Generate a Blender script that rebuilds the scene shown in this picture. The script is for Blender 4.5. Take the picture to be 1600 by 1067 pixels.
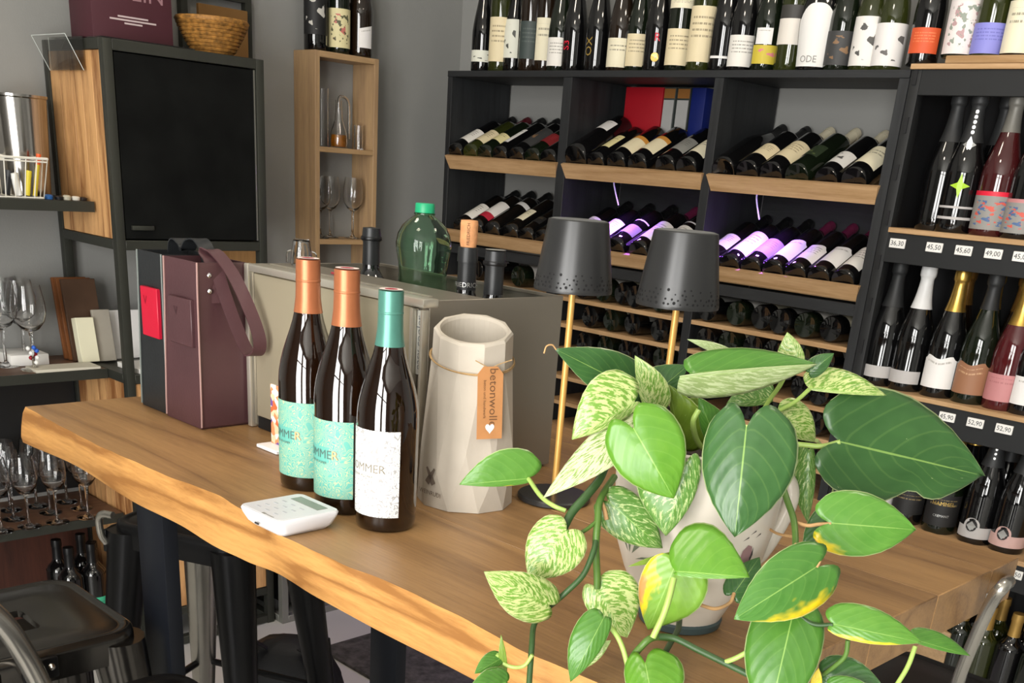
import bpy, bmesh, math, random
from mathutils import Vector, Matrix
random.seed(7)
for o in list(bpy.data.objects): bpy.data.objects.remove(o)
scene = bpy.context.scene
C = scene.collection
PI = math.pi

# ------------------------------------------------------------------ camera
CAM = Vector((0.0, 0.0, 1.52))
FPX, PCX, PCY = 1663.15, 800.0, 1000.0            # focal length and optical centre, in pixels of a 1600x1067 frame
YAW, PITCH, ROLL = 0.762126, 0.416847, 0.079373
_f = Vector((-math.sin(YAW)*math.cos(PITCH), math.cos(YAW)*math.cos(PITCH), -math.sin(PITCH)))
_r0 = Vector((math.cos(YAW), math.sin(YAW), 0)); _u0 = _r0.cross(_f)
_r = _r0*math.cos(ROLL) + _u0*math.sin(ROLL); _u = -_r0*math.sin(ROLL) + _u0*math.cos(ROLL)
cd = bpy.data.cameras.new('camera'); cam = bpy.data.objects.new('camera', cd); C.objects.link(cam)
cam.matrix_world = Matrix(((_r.x, _u.x, -_f.x, CAM.x), (_r.y, _u.y, -_f.y, CAM.y), (_r.z, _u.z, -_f.z, CAM.z), (0, 0, 0, 1)))
cd.sensor_fit = 'HORIZONTAL'; cd.sensor_width = 36.0; cd.lens = FPX/1600*36
cd.shift_x = 0.0; cd.shift_y = (PCY-533.5)/1600
cd.clip_start = 0.02; cd.clip_end = 60
scene.camera = cam
def ray(px, py): return _r*((px-PCX)/FPX) - _u*((py-PCY)/FPX) + _f
def at_z(px, py, z): d = ray(px, py); return CAM + d*((z-CAM.z)/d.z)
def at_y(px, py, y): d = ray(px, py); return CAM + d*(y/d.y)
def at_x(px, py, x): d = ray(px, py); return CAM + d*(x/d.x)
def at_d(px, py, d): return CAM + ray(px, py)*d

# ------------------------------------------------------------------ world, lights, exposure
scene.view_settings.view_transform = 'Standard'
scene.view_settings.look = 'None'
scene.view_settings.gamma = 1.0
scene.view_settings.use_curve_mapping = False
scene.view_settings.exposure = 0.12
w = bpy.data.worlds.new('world'); scene.world = w; w.use_nodes = True
bg = w.node_tree.nodes['Background']; bg.inputs[0].default_value = (0.95, 0.97, 1.0, 1); bg.inputs[1].default_value = 1.0
ZC = 3.0                                           # ceiling height
WINDOWS = [(-0.85, 0.40), (0.75, 2.00)]   # shop-front openings along x in the wall at y = WFY
WFY = -2.3
def area(name, loc, rot, sx, sy, power, col):
    l = bpy.data.lights.new(name, 'AREA'); l.shape = 'RECTANGLE'; l.size = sx; l.size_y = sy; l.energy = power; l.color = col
    o = bpy.data.objects.new(name, l); C.objects.link(o); o.location = loc; o.rotation_euler = rot; return o
for i, (a, b) in enumerate(WINDOWS):               # daylight entering through each shop window
    area('window_daylight', ((a+b)/2, WFY-0.12, 1.45), (PI/2, 0, 0), b-a, 2.7, 150, (1.0, 0.985, 0.955))
for (x, y) in ((-2.2, 1.0), (-0.4, 1.9), (-1.2, 0.2)):         # added warm ceiling lamps, out of view
    area('added_ceiling_light', (x, y, ZC-0.03), (0, 0, 0), 0.35, 0.35, 9, (1.0, 0.88, 0.72))

# ------------------------------------------------------------------ helpers
def lin(h):
    h = h.lstrip('#'); out = []
    for i in (0, 2, 4):
        c = int(h[i:i+2], 16)/255; out.append(c/12.92 if c <= 0.04045 else ((c+0.055)/1.055)**2.4)
    return (*out, 1)
MATS = {}
def nodes_of(m):
    m.use_nodes = True; nt = m.node_tree; return nt, nt.nodes['Principled BSDF']
def mat(name, col, rough=0.5, metal=0.0, var=0.08, vscale=8, bump=0.0, bscale=60, coat=0.0, trans=0.0, ior=1.45, emit=None, estr=0, spec=None):
    if name in MATS: return MATS[name]
    m = bpy.data.materials.new(name); nt, p = nodes_of(m)
    c = lin(col) if isinstance(col, str) else col
    p.inputs['Roughness'].default_value = rough; p.inputs['Metallic'].default_value = metal
    p.inputs['Coat Weight'].default_value = coat; p.inputs['Transmission Weight'].default_value = trans; p.inputs['IOR'].default_value = ior
    if spec is not None: p.inputs['Specular IOR Level'].default_value = spec
    if var > 0:
        tc = nt.nodes.new('ShaderNodeTexCoord'); n = nt.nodes.new('ShaderNodeTexNoise'); n.inputs['Scale'].default_value = vscale; n.inputs['Detail'].default_value = 4
        nt.links.new(tc.outputs['Object'], n.inputs['Vector'])
        r = nt.nodes.new('ShaderNodeValToRGB'); nt.links.new(n.outputs['Fac'], r.inputs[0])
        r.color_ramp.elements[0].position = 0.3; r.color_ramp.elements[1].position = 0.7
        r.color_ramp.elements[0].color = tuple(x*(1-var) for x in c[:3])+(1,)
        r.color_ramp.elements[1].color = tuple(min(1, x*(1+var)) for x in c[:3])+(1,)
        nt.links.new(r.outputs[0], p.inputs['Base Color'])
        if bump > 0:
            n2 = nt.nodes.new('ShaderNodeTexNoise'); n2.inputs['Scale'].default_value = bscale; n2.inputs['Detail'].default_value = 5
            nt.links.new(tc.outputs['Object'], n2.inputs['Vector'])
            b = nt.nodes.new('ShaderNodeBump'); b.inputs['Strength'].default_value = bump; b.inputs['Distance'].default_value = 0.002
            nt.links.new(n2.outputs['Fac'], b.inputs['Height']); nt.links.new(b.outputs[0], p.inputs['Normal'])
    else: p.inputs['Base Color'].default_value = c
    if emit: p.inputs['Emission Color'].default_value = lin(emit); p.inputs['Emission Strength'].default_value = estr
    MATS[name] = m; return m
def wood(name, dark, light, axis='X', scale=1.0, rough=0.45, stretch=12, bump=0.25, fine=1.0, coat=0.0, rings=0.35, rfreq=7.0, rnd=0.0):
    if name in MATS: return MATS[name]
    m = bpy.data.materials.new(name); nt, p = nodes_of(m); L = nt.links
    tc = nt.nodes.new('ShaderNodeTexCoord'); mp = nt.nodes.new('ShaderNodeMapping')
    s = [10*scale]*3; s['XYZ'.index(axis)] = 10*scale/stretch; mp.inputs['Scale'].default_value = s
    L.new(tc.outputs['Object'], mp.inputs['Vector'])
    oi = nt.nodes.new('ShaderNodeObjectInfo'); va = nt.nodes.new('ShaderNodeVectorMath'); va.operation = 'ADD'
    cx = nt.nodes.new('ShaderNodeCombineXYZ'); mu = nt.nodes.new('ShaderNodeMath'); mu.operation = 'MULTIPLY'; mu.inputs[1].default_value = 37
    L.new(oi.outputs['Random'], mu.inputs[0]); 
    for i in range(3): L.new(mu.outputs[0], cx.inputs[i])
    L.new(mp.outputs[0], va.inputs[0]); L.new(cx.outputs[0], va.inputs[1])
    n = nt.nodes.new('ShaderNodeTexNoise'); n.inputs['Scale'].default_value = 1.2; n.inputs['Detail'].default_value = 6; n.inputs['Roughness'].default_value = 0.6; n.inputs['Distortion'].default_value = 0.8
    L.new(va.outputs[0], n.inputs['Vector'])
    n2 = nt.nodes.new('ShaderNodeTexNoise'); n2.inputs['Scale'].default_value = 9*fine; n2.inputs['Detail'].default_value = 5; n2.inputs['Roughness'].default_value = 0.7
    L.new(va.outputs[0], n2.inputs['Vector'])
    mx = nt.nodes.new('ShaderNodeMix'); mx.data_type = 'FLOAT'; mx.inputs[0].default_value = 0.5
    L.new(n.outputs['Fac'], mx.inputs[2]); L.new(n2.outputs['Fac'], mx.inputs[3])
    # growth lines: contours of a broad noise stretched along the grain
    mp2 = nt.nodes.new('ShaderNodeVectorMath'); mp2.operation = 'SCALE'; mp2.inputs[3].default_value = 0.32; L.new(va.outputs[0], mp2.inputs[0])
    n3 = nt.nodes.new('ShaderNodeTexNoise'); n3.inputs['Scale'].default_value = 1.0; n3.inputs['Detail'].default_value = 2; n3.inputs['Distortion'].default_value = 0.4; L.new(mp2.outputs[0], n3.inputs['Vector'])
    def mth(op, a, b=None):
        q = nt.nodes.new('ShaderNodeMath'); q.operation = op
        for i, v in enumerate((a, b)):
            if v is None: continue
            if isinstance(v, (int, float)): q.inputs[i].default_value = v
            else: L.new(v, q.inputs[i])
        return q.outputs[0]
    ring = mth('POWER', mth('ABSOLUTE', mth('SINE', mth('MULTIPLY', n3.outputs['Fac'], rfreq*PI))), 0.6)
    tot = mth('ADD', mth('MULTIPLY', mx.outputs[0], 1.0), mth('MULTIPLY', mth('SUBTRACT', ring, 0.72), rings*0.45))
    if rnd > 0: tot = mth('ADD', tot, mth('MULTIPLY', mth('SUBTRACT', oi.outputs['Random'], 0.5), rnd))
    r = nt.nodes.new('ShaderNodeValToRGB'); L.new(tot, r.inputs[0])
    r.color_ramp.elements[0].position = 0.34; r.color_ramp.elements[1].position = 0.66
    r.color_ramp.elements[0].color = lin(dark); r.color_ramp.elements[1].color = lin(light)
    L.new(r.outputs[0], p.inputs['Base Color']); p.inputs['Roughness'].default_value = rough; p.inputs['Coat Weight'].default_value = coat
    b = nt.nodes.new('ShaderNodeBump'); b.inputs['Strength'].default_value = bump; b.inputs['Distance'].default_value = 0.001
    L.new(n2.outputs['Fac'], b.inputs['Height']); L.new(b.outputs[0], p.inputs['Normal'])
    MATS[name] = m; return m
def glass(name, col='#ffffff', rough=0.0, ior=1.45):
    if name in MATS: return MATS[name]
    m = bpy.data.materials.new(name); nt, p = nodes_of(m)
    p.inputs['Base Color'].default_value = lin(col); p.inputs['Transmission Weight'].default_value = 1; p.inputs['Roughness'].default_value = rough; p.inputs['IOR'].default_value = ior
    MATS[name] = m; return m

def acrylic():
    if 'acrylic' in MATS: return MATS['acrylic']
    m = bpy.data.materials.new('acrylic'); nt, p = nodes_of(m); N = nt.nodes
    t = N.new('ShaderNodeBsdfTransparent'); g = N.new('ShaderNodeBsdfGlossy'); g.inputs['Roughness'].default_value = 0.05; t.inputs['Color'].default_value = (.93, .95, .94, 1)
    f = N.new('ShaderNodeFresnel'); f.inputs['IOR'].default_value = 1.6; x = N.new('ShaderNodeMixShader')
    nt.links.new(f.outputs[0], x.inputs[0]); nt.links.new(t.outputs[0], x.inputs[1]); nt.links.new(g.outputs[0], x.inputs[2]); nt.links.new(x.outputs[0], N['Material Output'].inputs['Surface'])
    MATS['acrylic'] = m; return m
def tag(o, label=None, cat=None, group=None, kind=None):
    if label: o['label'] = label
    if cat: o['category'] = cat
    if group: o['group'] = group
    if kind: o['kind'] = kind
    return o
def empty(name, loc, label, cat, group=None, rz=0):
    o = bpy.data.objects.new(name, None); C.objects.link(o); o.location = loc; o.rotation_euler = (0, 0, rz); o.empty_display_size = 0.05
    return tag(o, label, cat, group)
def wloc(p):
    v = Vector((0, 0, 0))
    while p is not None: v += p.location; p = p.parent
    return v
def mesh(name, vs, fs, smooth=None, uvs=None):
    me = bpy.data.meshes.new(name); me.from_pydata([tuple(v) for v in vs], [], fs)
    if uvs:
        ul = me.uv_layers.new(name='uv')
        for poly in me.polygons:
            for li in poly.loop_indices: ul.data[li].uv = uvs[me.loops[li].vertex_index]
    me.update()
    if smooth is not None:
        me.polygons.foreach_set('use_smooth', [True]*len(me.polygons))
        if smooth > 0: me.set_sharp_from_angle(angle=math.radians(smooth))
    return me
def link(name, me, m, parent=None, loc=(0, 0, 0)):
    o = bpy.data.objects.new(name, me); C.objects.link(o)
    if m is not None and not me.materials: me.materials.append(m)
    o.location = loc
    if parent is not None: o.parent = parent
    return o
def put(name, vs, fs, m, parent=None, smooth=None, uvs=None, world=True):
    """mesh whose vertices are given in world coordinates, linked under parent (parents are unrotated) with origin at its own base"""
    off = wloc(parent) if (parent is not None and world) else Vector((0, 0, 0))
    vs = [Vector(v) for v in vs]
    c = Vector(((min(v.x for v in vs)+max(v.x for v in vs))/2, (min(v.y for v in vs)+max(v.y for v in vs))/2, min(v.z for v in vs)))
    me = mesh(name, [v-c for v in vs], fs, smooth, uvs)
    return link(name, me, m, parent, c-off)
def box_vf(x0, x1, y0, y1, z0, z1, bevel=0.0, seg=2):
    bm = bmesh.new()
    vs = [bm.verts.new(v) for v in ((x0, y0, z0), (x1, y0, z0), (x1, y1, z0), (x0, y1, z0), (x0, y0, z1), (x1, y0, z1), (x1, y1, z1), (x0, y1, z1))]
    for f in ((3, 2, 1, 0), (4, 5, 6, 7), (0, 1, 5, 4), (1, 2, 6, 5), (2, 3, 7, 6), (3, 0, 4, 7)): bm.faces.new([vs[i] for i in f])
    if bevel > 0: bmesh.ops.bevel(bm, geom=list(bm.edges), offset=bevel, segments=seg, affect='EDGES', profile=0.5)
    bm.verts.index_update(); V = [v.co.copy() for v in bm.verts]; F = [[v.index for v in f.verts] for f in bm.faces]; bm.free(); return V, F
def box(name, x0, x1, y0, y1, z0, z1, m, parent=None, bevel=0.0, seg=2, world=True):
    V, F = box_vf(x0, x1, y0, y1, z0, z1, bevel, seg)
    return put(name, V, F, m, parent, smooth=40 if bevel > 0 else None, world=world)
def boxes_vf(lst):
    V, F = [], []
    for b in lst:
        v, f = box_vf(*b); n = len(V); V += v; F += [[i+n for i in q] for q in f]
    return V, F
def lathe_vf(prof, n=24, cap0=True, cap1=True, cx=0, cy=0, cz=0):
    V, F = [], []; k = len(prof)
    for (r, z) in prof:
        for j in range(n):
            a = 2*PI*j/n; V.append(Vector((cx+r*math.cos(a), cy+r*math.sin(a), cz+z)))
    for i in range(k-1):
        for j in range(n):
            F.append([i*n+j, i*n+(j+1) % n, (i+1)*n+(j+1) % n, (i+1)*n+j])
    if cap0: F.append(list(range(n))[::-1])
    if cap1: F.append([(k-1)*n+j for j in range(n)])
    return V, F
def spline(pts, sub=6):
    pts = [Vector(p) for p in pts]
    if len(pts) < 3: return pts
    P = [pts[0]*2-pts[1]]+pts+[pts[-1]*2-pts[-2]]; out = []
    for i in range(1, len(P)-2):
        for s in range(sub):
            t = s/sub; a, b, c, d = P[i-1], P[i], P[i+1], P[i+2]
            out.append(0.5*((2*b)+(c-a)*t+(2*a-5*b+4*c-d)*t*t+(3*b-a-3*c+d)*t**3))
    out.append(pts[-1]); return out
def tube_vf(pts, r, n=8, r1=None, flat=1.0, closed=False):
    pts = [Vector(p) for p in pts]; V, F = [], []; k = len(pts); up = None
    for i, p in enumerate(pts):
        t = (pts[min(i+1, k-1)]-pts[max(i-1, 0)]).normalized() if not closed else (pts[(i+1) % k]-pts[i-1]).normalized()
        if up is None:
            up = Vector((0, 0, 1)) if abs(t.z) < 0.9 else Vector((1, 0, 0))
        s = t.cross(up).normalized(); up = s.cross(t).normalized()
        rr = r if r1 is None else r+(r1-r)*i/max(1, k-1)
        for j in range(n):
            a = 2*PI*j/n; V.append(p+s*(rr*math.cos(a))+up*(rr*flat*math.sin(a)))
    for i in range(k if closed else k-1):
        for j in range(n):
            b = (i+1) % k; F.append([i*n+j, i*n+(j+1) % n, b*n+(j+1) % n, b*n+j])
    if not closed: F.append(list(range(n))[::-1]); F.append([(k-1)*n+j for j in range(n)])
    return V, F
def tube(name, pts, r, m, parent=None, n=8, r1=None, flat=1.0, sub=0, closed=False):
    if sub: pts = spline(pts, sub)
    V, F = tube_vf(pts, r, n, r1, flat, closed); return put(name, V, F, m, parent, smooth=50)
def lathe(name, prof, m, parent=None, loc=(0, 0, 0), n=24, cap0=True, cap1=True, smooth=40):
    V, F = lathe_vf(prof, n, cap0, cap1, *loc); return put(name, V, F, m, parent, smooth=smooth)
def text_vf(txt, size, depth=0.0):
    cu = bpy.data.curves.new('t', 'FONT'); cu.body = txt; cu.size = size; cu.align_x = 'CENTER'; cu.align_y = 'CENTER'; cu.resolution_u = 2; cu.extrude = depth
    o = bpy.data.objects.new('t', cu); C.objects.link(o)
    dg = bpy.context.evaluated_depsgraph_get(); dg.update()
    me = bpy.data.meshes.new_from_object(o.evaluated_get(dg))
    V = [v.co.copy() for v in me.vertices]; F = [list(p.vertices) for p in me.polygons]
    bpy.data.objects.remove(o); bpy.data.curves.remove(cu); bpy.data.meshes.remove(me); return V, F
def text_on(name, txt, size, origin, xdir, ydir, m, parent=None, squash=1.0):
    V, F = text_vf(txt, size); xd, yd = Vector(xdir).normalized(), Vector(ydir).normalized()
    return put(name, [Vector(origin)+xd*(v.x*squash)+yd*v.y for v in V], F, m, parent)

# ------------------------------------------------------------------ shared materials
M_wall = mat('grey_wall_paint', '#8d8d8a', 0.85, var=0.05, vscale=1.2, bump=0.15, bscale=180)
M_floor = mat('grey_screed', '#bdbcb8', 0.45, var=0.06, vscale=2.5, bump=0.05)
M_ceil = mat('white_ceiling', '#d8d6d0', 0.9, var=0.02)
M_rack = wood('charcoal_rack_board', '#191a1c', '#292b2d', 'Z', 2.0, 0.55, 14, 0.2)
M_rackh = wood('charcoal_rack_board_long', '#191a1c', '#292b2d', 'X', 2.0, 0.55, 14, 0.2)
M_oak = wood('oak_trim', '#a07c52', '#c4a077', 'X', 2.2, 0.5, 16, 0.2)
M_oakz = wood('oak_upright', '#94775a', '#b3946c', 'Z', 2.2, 0.5, 14, 0.2)
M_oaky = wood('oak_shelf_cross', '#9a7c58', '#b8976e', 'Y', 2.2, 0.5, 14, 0.2)
M_black = mat('black_metal', '#1b1c1d', 0.45, 0.3, 0.05)
M_frame = mat('dark_grey_steel_frame', '#393a34', 0.45, 0.4, 0.08, 6)
M_steel = mat('brushed_steel', '#a59e90', 0.38, 0.85, 0.1, 5, 0.05, 200)
M_chrome = mat('chrome', '#d8d8d6', 0.12, 1.0, 0.0)
M_white = mat('white_plastic', '#eeeef0', 0.35, 0, 0.01)
M_paper = mat('white_paper', '#e8e6e2', 0.7, 0, 0.02)
M_ink = mat('black_ink', '#2a2828', 0.7, 0, 0.0)
M_greyink = mat('grey_ink', '#8f8d88', 0.7, 0, 0.0)
M_gold = mat('gold_foil', '#c9a353', 0.28, 0.9, 0.12, 60, 0.1, 300)
M_glass = glass('clear_glass')

# ------------------------------------------------------------------ setting
WAX, WAY = -3.35, 2.985
WRX = 3.2
def struct(o): o['kind'] = 'structure'; return o
struct(box('floor', WAX-0.1, WRX, WFY-0.1, WAY+0.1, -0.1, 0, M_floor))
struct(box('ceiling', WAX-0.1, WRX, WFY-0.1, WAY+0.1, ZC, ZC+0.1, M_ceil))
struct(box('wall_left', WAX-0.1, WAX, WFY-0.1, WAY+0.1, 0, ZC, M_wall))
struct(box('wall_back', WAX, WRX, WAY, WAY+0.1, 0, ZC, M_wall))
struct(box('wall_right', WRX, WRX+0.1, WFY-0.1, WAY+0.1, 0, ZC, M_wall))
segs = [(WAX, WRX, 0, 0.08), (WAX, WRX, 2.82, ZC)]; xs = [WAX]+[v for w_ in WINDOWS for v in w_]+[WRX]
for i in range(0, len(xs), 2): segs.append((xs[i], xs[i+1], 0.08, 2.82))
V, F = boxes_vf([(a, b, WFY-0.1, WFY, z0, z1) for a, b, z0, z1 in segs])
struct(put('wall_front', V, F, M_wall))
for i, (a, b) in enumerate(WINDOWS):
    t = 0.035
    V, F = boxes_vf([(a, a+t, WFY-0.09, WFY-0.03, 0.08, 2.82), (b-t, b, WFY-0.09, WFY-0.03, 0.08, 2.82), (a, b, WFY-0.09, WFY-0.03, 0.08, 0.12), (a, b, WFY-0.09, WFY-0.03, 2.78, 2.82), (a, b, WFY-0.09, WFY-0.03, 2.12, 2.17)])
    struct(put('window_%d' % (i+1), V, F, M_frame))
for (x, y) in ((-2.2, 1.0), (-0.4, 1.9), (-1.2, 0.2)):  # rings of the added, unseen lamps
    tag(lathe('added_ceiling_lamp', [(0.2, 0), (0.21, 0.03), (0.19, 0.03), (0.19, 0.01)], M_white, None, (x, y, ZC-0.03), cap0=False, cap1=False),
        {(-2.2): 'added unseen ceiling lamp over the left end of the shop', (-0.4): 'added unseen ceiling lamp near the wine racks', (-1.2): 'added unseen ceiling lamp over the bar table front'}[x], 'lamp', 'added ceiling lamps')
# ------------------------------------------------------------------ bottles
def bottle_glass(name, col, rough=0.06):
    m = mat(name, col, rough, 0, 0.0, coat=0.6, ior=1.5); return m
G_black = bottle_glass('black_bottle_glass', '#0b0b0c')
G_green = bottle_glass('dark_green_bottle_glass', '#10170d')
G_olive = bottle_glass('olive_bottle_glass', '#2b3011')
G_brown = bottle_glass('brown_bottle_glass', '#1e140c')
G_rose = bottle_glass('rose_wine_bottle', '#3d1214')
G_pink = bottle_glass('pink_wine_bottle', '#4a1519')
K_black = mat('black_capsule', '#141415', 0.35, 0.2, 0)
K_dred = mat('dark_red_capsule', '#5a1622', 0.35, 0.2, 0)
K_cream = mat('cream_capsule', '#d6cdb2', 0.45, 0, 0.03)
K_gold = M_gold
K_bronze = mat('bronze_capsule', '#7a5a2c', 0.35, 0.6, 0.08, 60)
K_white = mat('white_foil', '#dcdcdc', 0.4, 0, 0.04, 40)
K_grey = mat('charcoal_foil', '#2a2b2c', 0.5, 0.2, 0.06, 50)
K_tgold = mat('matte_gold_capsule', '#b08c4a', 0.45, 0.5, 0.06, 50)
K_lgrey = mat('grey_foil', '#6c6a64', 0.45, 0.2, 0.05, 50)
K_wine = mat('purple_red_capsule', '#6e2444', 0.4, 0.1, 0.03)

def label_mat(name, base, ink='#5b574f', style='text', ink2=None, n=9, art=14):
    """printed paper label: procedural lines of print / blobs of drawing on plain paper, in the label's own uv"""
    if name in MATS: return MATS[name]
    m = bpy.data.materials.new(name); nt, p = nodes_of(m); L = nt.links; N = nt.nodes
    uv = N.new('ShaderNodeTexCoord'); sp = N.new('ShaderNodeSeparateXYZ'); L.new(uv.outputs['UV'], sp.inputs[0])
    def mth(op, a, b=None, c=None):
        q = N.new('ShaderNodeMath'); q.operation = op
        for i, v in enumerate((a, b, c)):
            if v is None: continue
            if isinstance(v, (int, float)): q.inputs[i].default_value = v
            else: L.new(v, q.inputs[i])
        return q.outputs[0]
    u, v = sp.outputs[0], sp.outputs[1]
    inside = mth('MULTIPLY', mth('MULTIPLY', mth('GREATER_THAN', u, 0.16), mth('LESS_THAN', u, 0.84)), mth('MULTIPLY', mth('GREATER_THAN', v, 0.12), mth('LESS_THAN', v, 0.86)))
    if style == 'text':
        fr = mth('LESS_THAN', mth('FRACT', mth('MULTIPLY', v, n)), 0.34)
        cb = N.new('ShaderNodeCombineXYZ'); L.new(mth('MULTIPLY', u, 26), cb.inputs[0]); L.new(mth('FLOOR', mth('MULTIPLY', v, n)), cb.inputs[1])
        wn = N.new('ShaderNodeTexNoise'); wn.inputs['Scale'].default_value = 1.0; L.new(cb.outputs[0], wn.inputs['Vector'])
        cb2 = N.new('ShaderNodeCombineXYZ'); L.new(mth('FLOOR', mth('MULTIPLY', v, n)), cb2.inputs[1])
        w2 = N.new('ShaderNodeTexWhiteNoise'); L.new(cb2.outputs[0], w2.inputs['Vector'])
        k = mth('MULTIPLY', mth('MULTIPLY', fr, mth('GREATER_THAN', wn.outputs['Fac'], 0.46)), mth('GREATER_THAN', w2.outputs['Value'], 0.45))
        k = mth('MULTIPLY', mth('MULTIPLY', k, inside), 0.75)
    elif style == 'art':
        mp = N.new('ShaderNodeMapping'); mp.inputs['Scale'].default_value = (art*0.5, art*0.5, 1); L.new(uv.outputs['UV'], mp.inputs[0])
        wn = N.new('ShaderNodeTexNoise'); wn.inputs['Scale'].default_value = 1.0; wn.inputs['Detail'].default_value = 3; L.new(mp.outputs[0], wn.inputs['Vector'])
        k = mth('MULTIPLY', mth('GREATER_THAN', wn.outputs['Fac'], 0.56), mth('MULTIPLY', inside, 0.9))
    elif style == 'scroll':
        mp = N.new('ShaderNodeMapping'); mp.inputs['Scale'].default_value = (art, art, 1); L.new(uv.outputs['UV'], mp.inputs[0])
        wn = N.new('ShaderNodeTexNoise'); wn.inputs['Scale'].default_value = 1.0; wn.inputs['Detail'].default_value = 0; wn.inputs['Distortion'].default_value = 1.5; L.new(mp.outputs[0], wn.inputs['Vector'])
        fr = mth('ABSOLUTE', mth('SUBTRACT', mth('FRACT', mth('MULTIPLY', wn.outputs['Fac'], 9)), 0.5))
        k = mth('LESS_THAN', fr, 0.16)
        band = mth('GREATER_THAN', mth('ABSOLUTE', mth('SUBTRACT', v, 0.56)), 0.10)
        right = mth('GREATER_THAN', u, 0.72)
        k = mth('MULTIPLY', k, mth('MAXIMUM', band, right))
    elif style == 'band':
        k = mth('GREATER_THAN', v, n/100)
    else: k = None
    mx = N.new('ShaderNodeMix'); mx.data_type = 'RGBA'; mx.inputs[6].default_value = lin(base); mx.inputs[7].default_value = lin(ink)
    if k is not None: L.new(k, mx.inputs[0])
    else: mx.inputs[0].default_value = 0
    out = mx.outputs[2]
    if ink2:
        w3 = N.new('ShaderNodeTexNoise'); w3.inputs['Scale'].default_value = 7; w3.inputs['Detail'].default_value = 2; L.new(uv.outputs['UV'], w3.inputs['Vector'])
        m2 = N.new('ShaderNodeMix'); m2.data_type = 'RGBA'; L.new(out, m2.inputs[6]); m2.inputs[7].default_value = lin(ink2)
        L.new(mth('MULTIPLY', mth('GREATER_THAN', w3.outputs['Fac'], 0.58), inside), m2.inputs[0]); out = m2.outputs[2]
    L.new(out, p.inputs['Base Color']); p.inputs['Roughness'].default_value = 0.6
    MATS[name] = m; return m

BT = {  # type: (profile r,z), start of capsule
 'bordeaux': ([(0.001, .005), (.020, .004), (.030, .001), (.035, .0), (.0375, .004), (.0378, .03), (.0378, .186), (.0365, .200), (.031, .213), (.022, .223), (.0165, .232), (.0145, .242), (.014, .275), (.0155, .278), (.0155, .286), (.0145, .298), (.0, .299)], .236),
 'burgundy': ([(0.001, .014), (.024, .010), (.034, .001), (.038, .0), (.0405, .005), (.0408, .03), (.0408, .125), (.0395, .145), (.036, .165), (.030, .188), (.023, .210), (.0175, .228), (.015, .243), (.0145, .27), (.0155, .273), (.0155, .282), (.0148, .297), (.0, .298)], .232),
 'flute': ([(0.001, .010), (.022, .008), (.031, .001), (.035, .0), (.037, .004), (.0373, .03), (.0373, .105), (.0362, .126), (.0330, .150), (.0282, .175), (.0232, .200), (.0190, .225), (.0162, .25), (.0148, .28), (.0142, .318), (.0155, .321), (.0155, .328), (.0145, .34), (.0, .341)], .285),
 'champagne': ([(0.001, .016), (.026, .012), (.036, .001), (.041, .0), (.0435, .005), (.0438, .03), (.0438, .120), (.0425, .140), (.0385, .163), (.031, .189), (.0245, .212), (.0197, .235), (.0168, .258), (.0158, .272), (.0165, .279), (.0190, .284), (.0195, .292), (.0188, .304), (.0165, .312), (.0, .315)], .21),
 'bulb': ([(0.001, .014), (.028, .010), (.038, .001), (.043, .0), (.046, .005), (.0475, .04), (.051, .085), (.052, .115), (.0495, .145), (.043, .170), (.033, .19), (.022, .208), (.0165, .225), (.0145, .243), (.0145, .28), (.0, .281)], .235),
}
def smooth_profile(P, sub=3):
    a, b = P[:6], P[5:-3]; q = [Vector((r, z, 0)) for r, z in b]; out = []
    for v in spline(q, sub): out.append((v.x, v.y))
    return a[:-1]+out+P[-3:]
for k_ in list(BT): BT[k_] = (smooth_profile(BT[k_][0]), BT[k_][1])
BT['slim'] = ([(r*0.94, z) for r, z in BT['bordeaux'][0]], .236)
BT['magnum'] = ([(r*1.22, z*1.14) for r, z in BT['bordeaux'][0]], .27)
def rad_at(typ, z):
    P = BT[typ][0]
    for (r0, z0), (r1, z1) in zip(P[4:], P[5:]):
        if z0 <= z <= z1: return r0+(r1-r0)*(z-z0)/max(1e-6, z1-z0)
    return P[5][0]
MC = {}
def body_mesh(typ, n=22):
    k = ('b', typ, n)
    if k not in MC: V, F = lathe_vf(BT[typ][0], n, False, False); MC[k] = mesh('bottle_body', V, F, 50)
    return MC[k]
def cap_mesh(typ, n=18, z0=None, grow=0.0006):
    z0 = z0 or BT[typ][1]; k = ('c', typ, n, z0)
    if k not in MC:
        top = BT[typ][0][-1][1]
        pr = [(rad_at(typ, z0)+grow, z0)]+[(r+grow, z) for r, z in BT[typ][0] if z > z0+0.002 and r > 0.004]+[(0.001, top+grow)]
        V, F = lathe_vf(pr, n, False, False); MC[k] = mesh('capsule', V, F, 45)
    return MC[k]
def label_mesh(typ, z0, z1, span, n=14, shape='rect', grow=0.0005):
    k = ('l', typ, round(z0, 4), round(z1, 4), span, shape)
    if k not in MC:
        V, F, U = [], [], []; rows = 5 if shape != 'arch' else 14
        for i in range(rows):
            for j in range(n+1):
                s = j/n; top = z1
                if shape == 'arch': top = z1-(z1-z0)*0.28*(abs(2*s-1)**3)
                if shape == 'wave': top = z1+0.004*math.sin(s*PI*3)-(0.006 if s < .12 or s > .88 else 0)
                if shape == 'slant': top = z1-0.012*(1-s)
                z = z0+(top-z0)*i/(rows-1); a = math.radians((s-0.5)*span); r = rad_at(typ, z)+grow*(3 if shape == 'arch' else 1)
                V.append((r*math.cos(a), r*math.sin(a), z)); U.append((s, i/(rows-1)))
        for i in range(rows-1):
            for j in range(n): q = i*(n+1)+j; F.append([q, q+1, q+n+2, q+n+1])
        MC[k] = mesh('label', V, F, 60, U)
    return MC[k]
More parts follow.
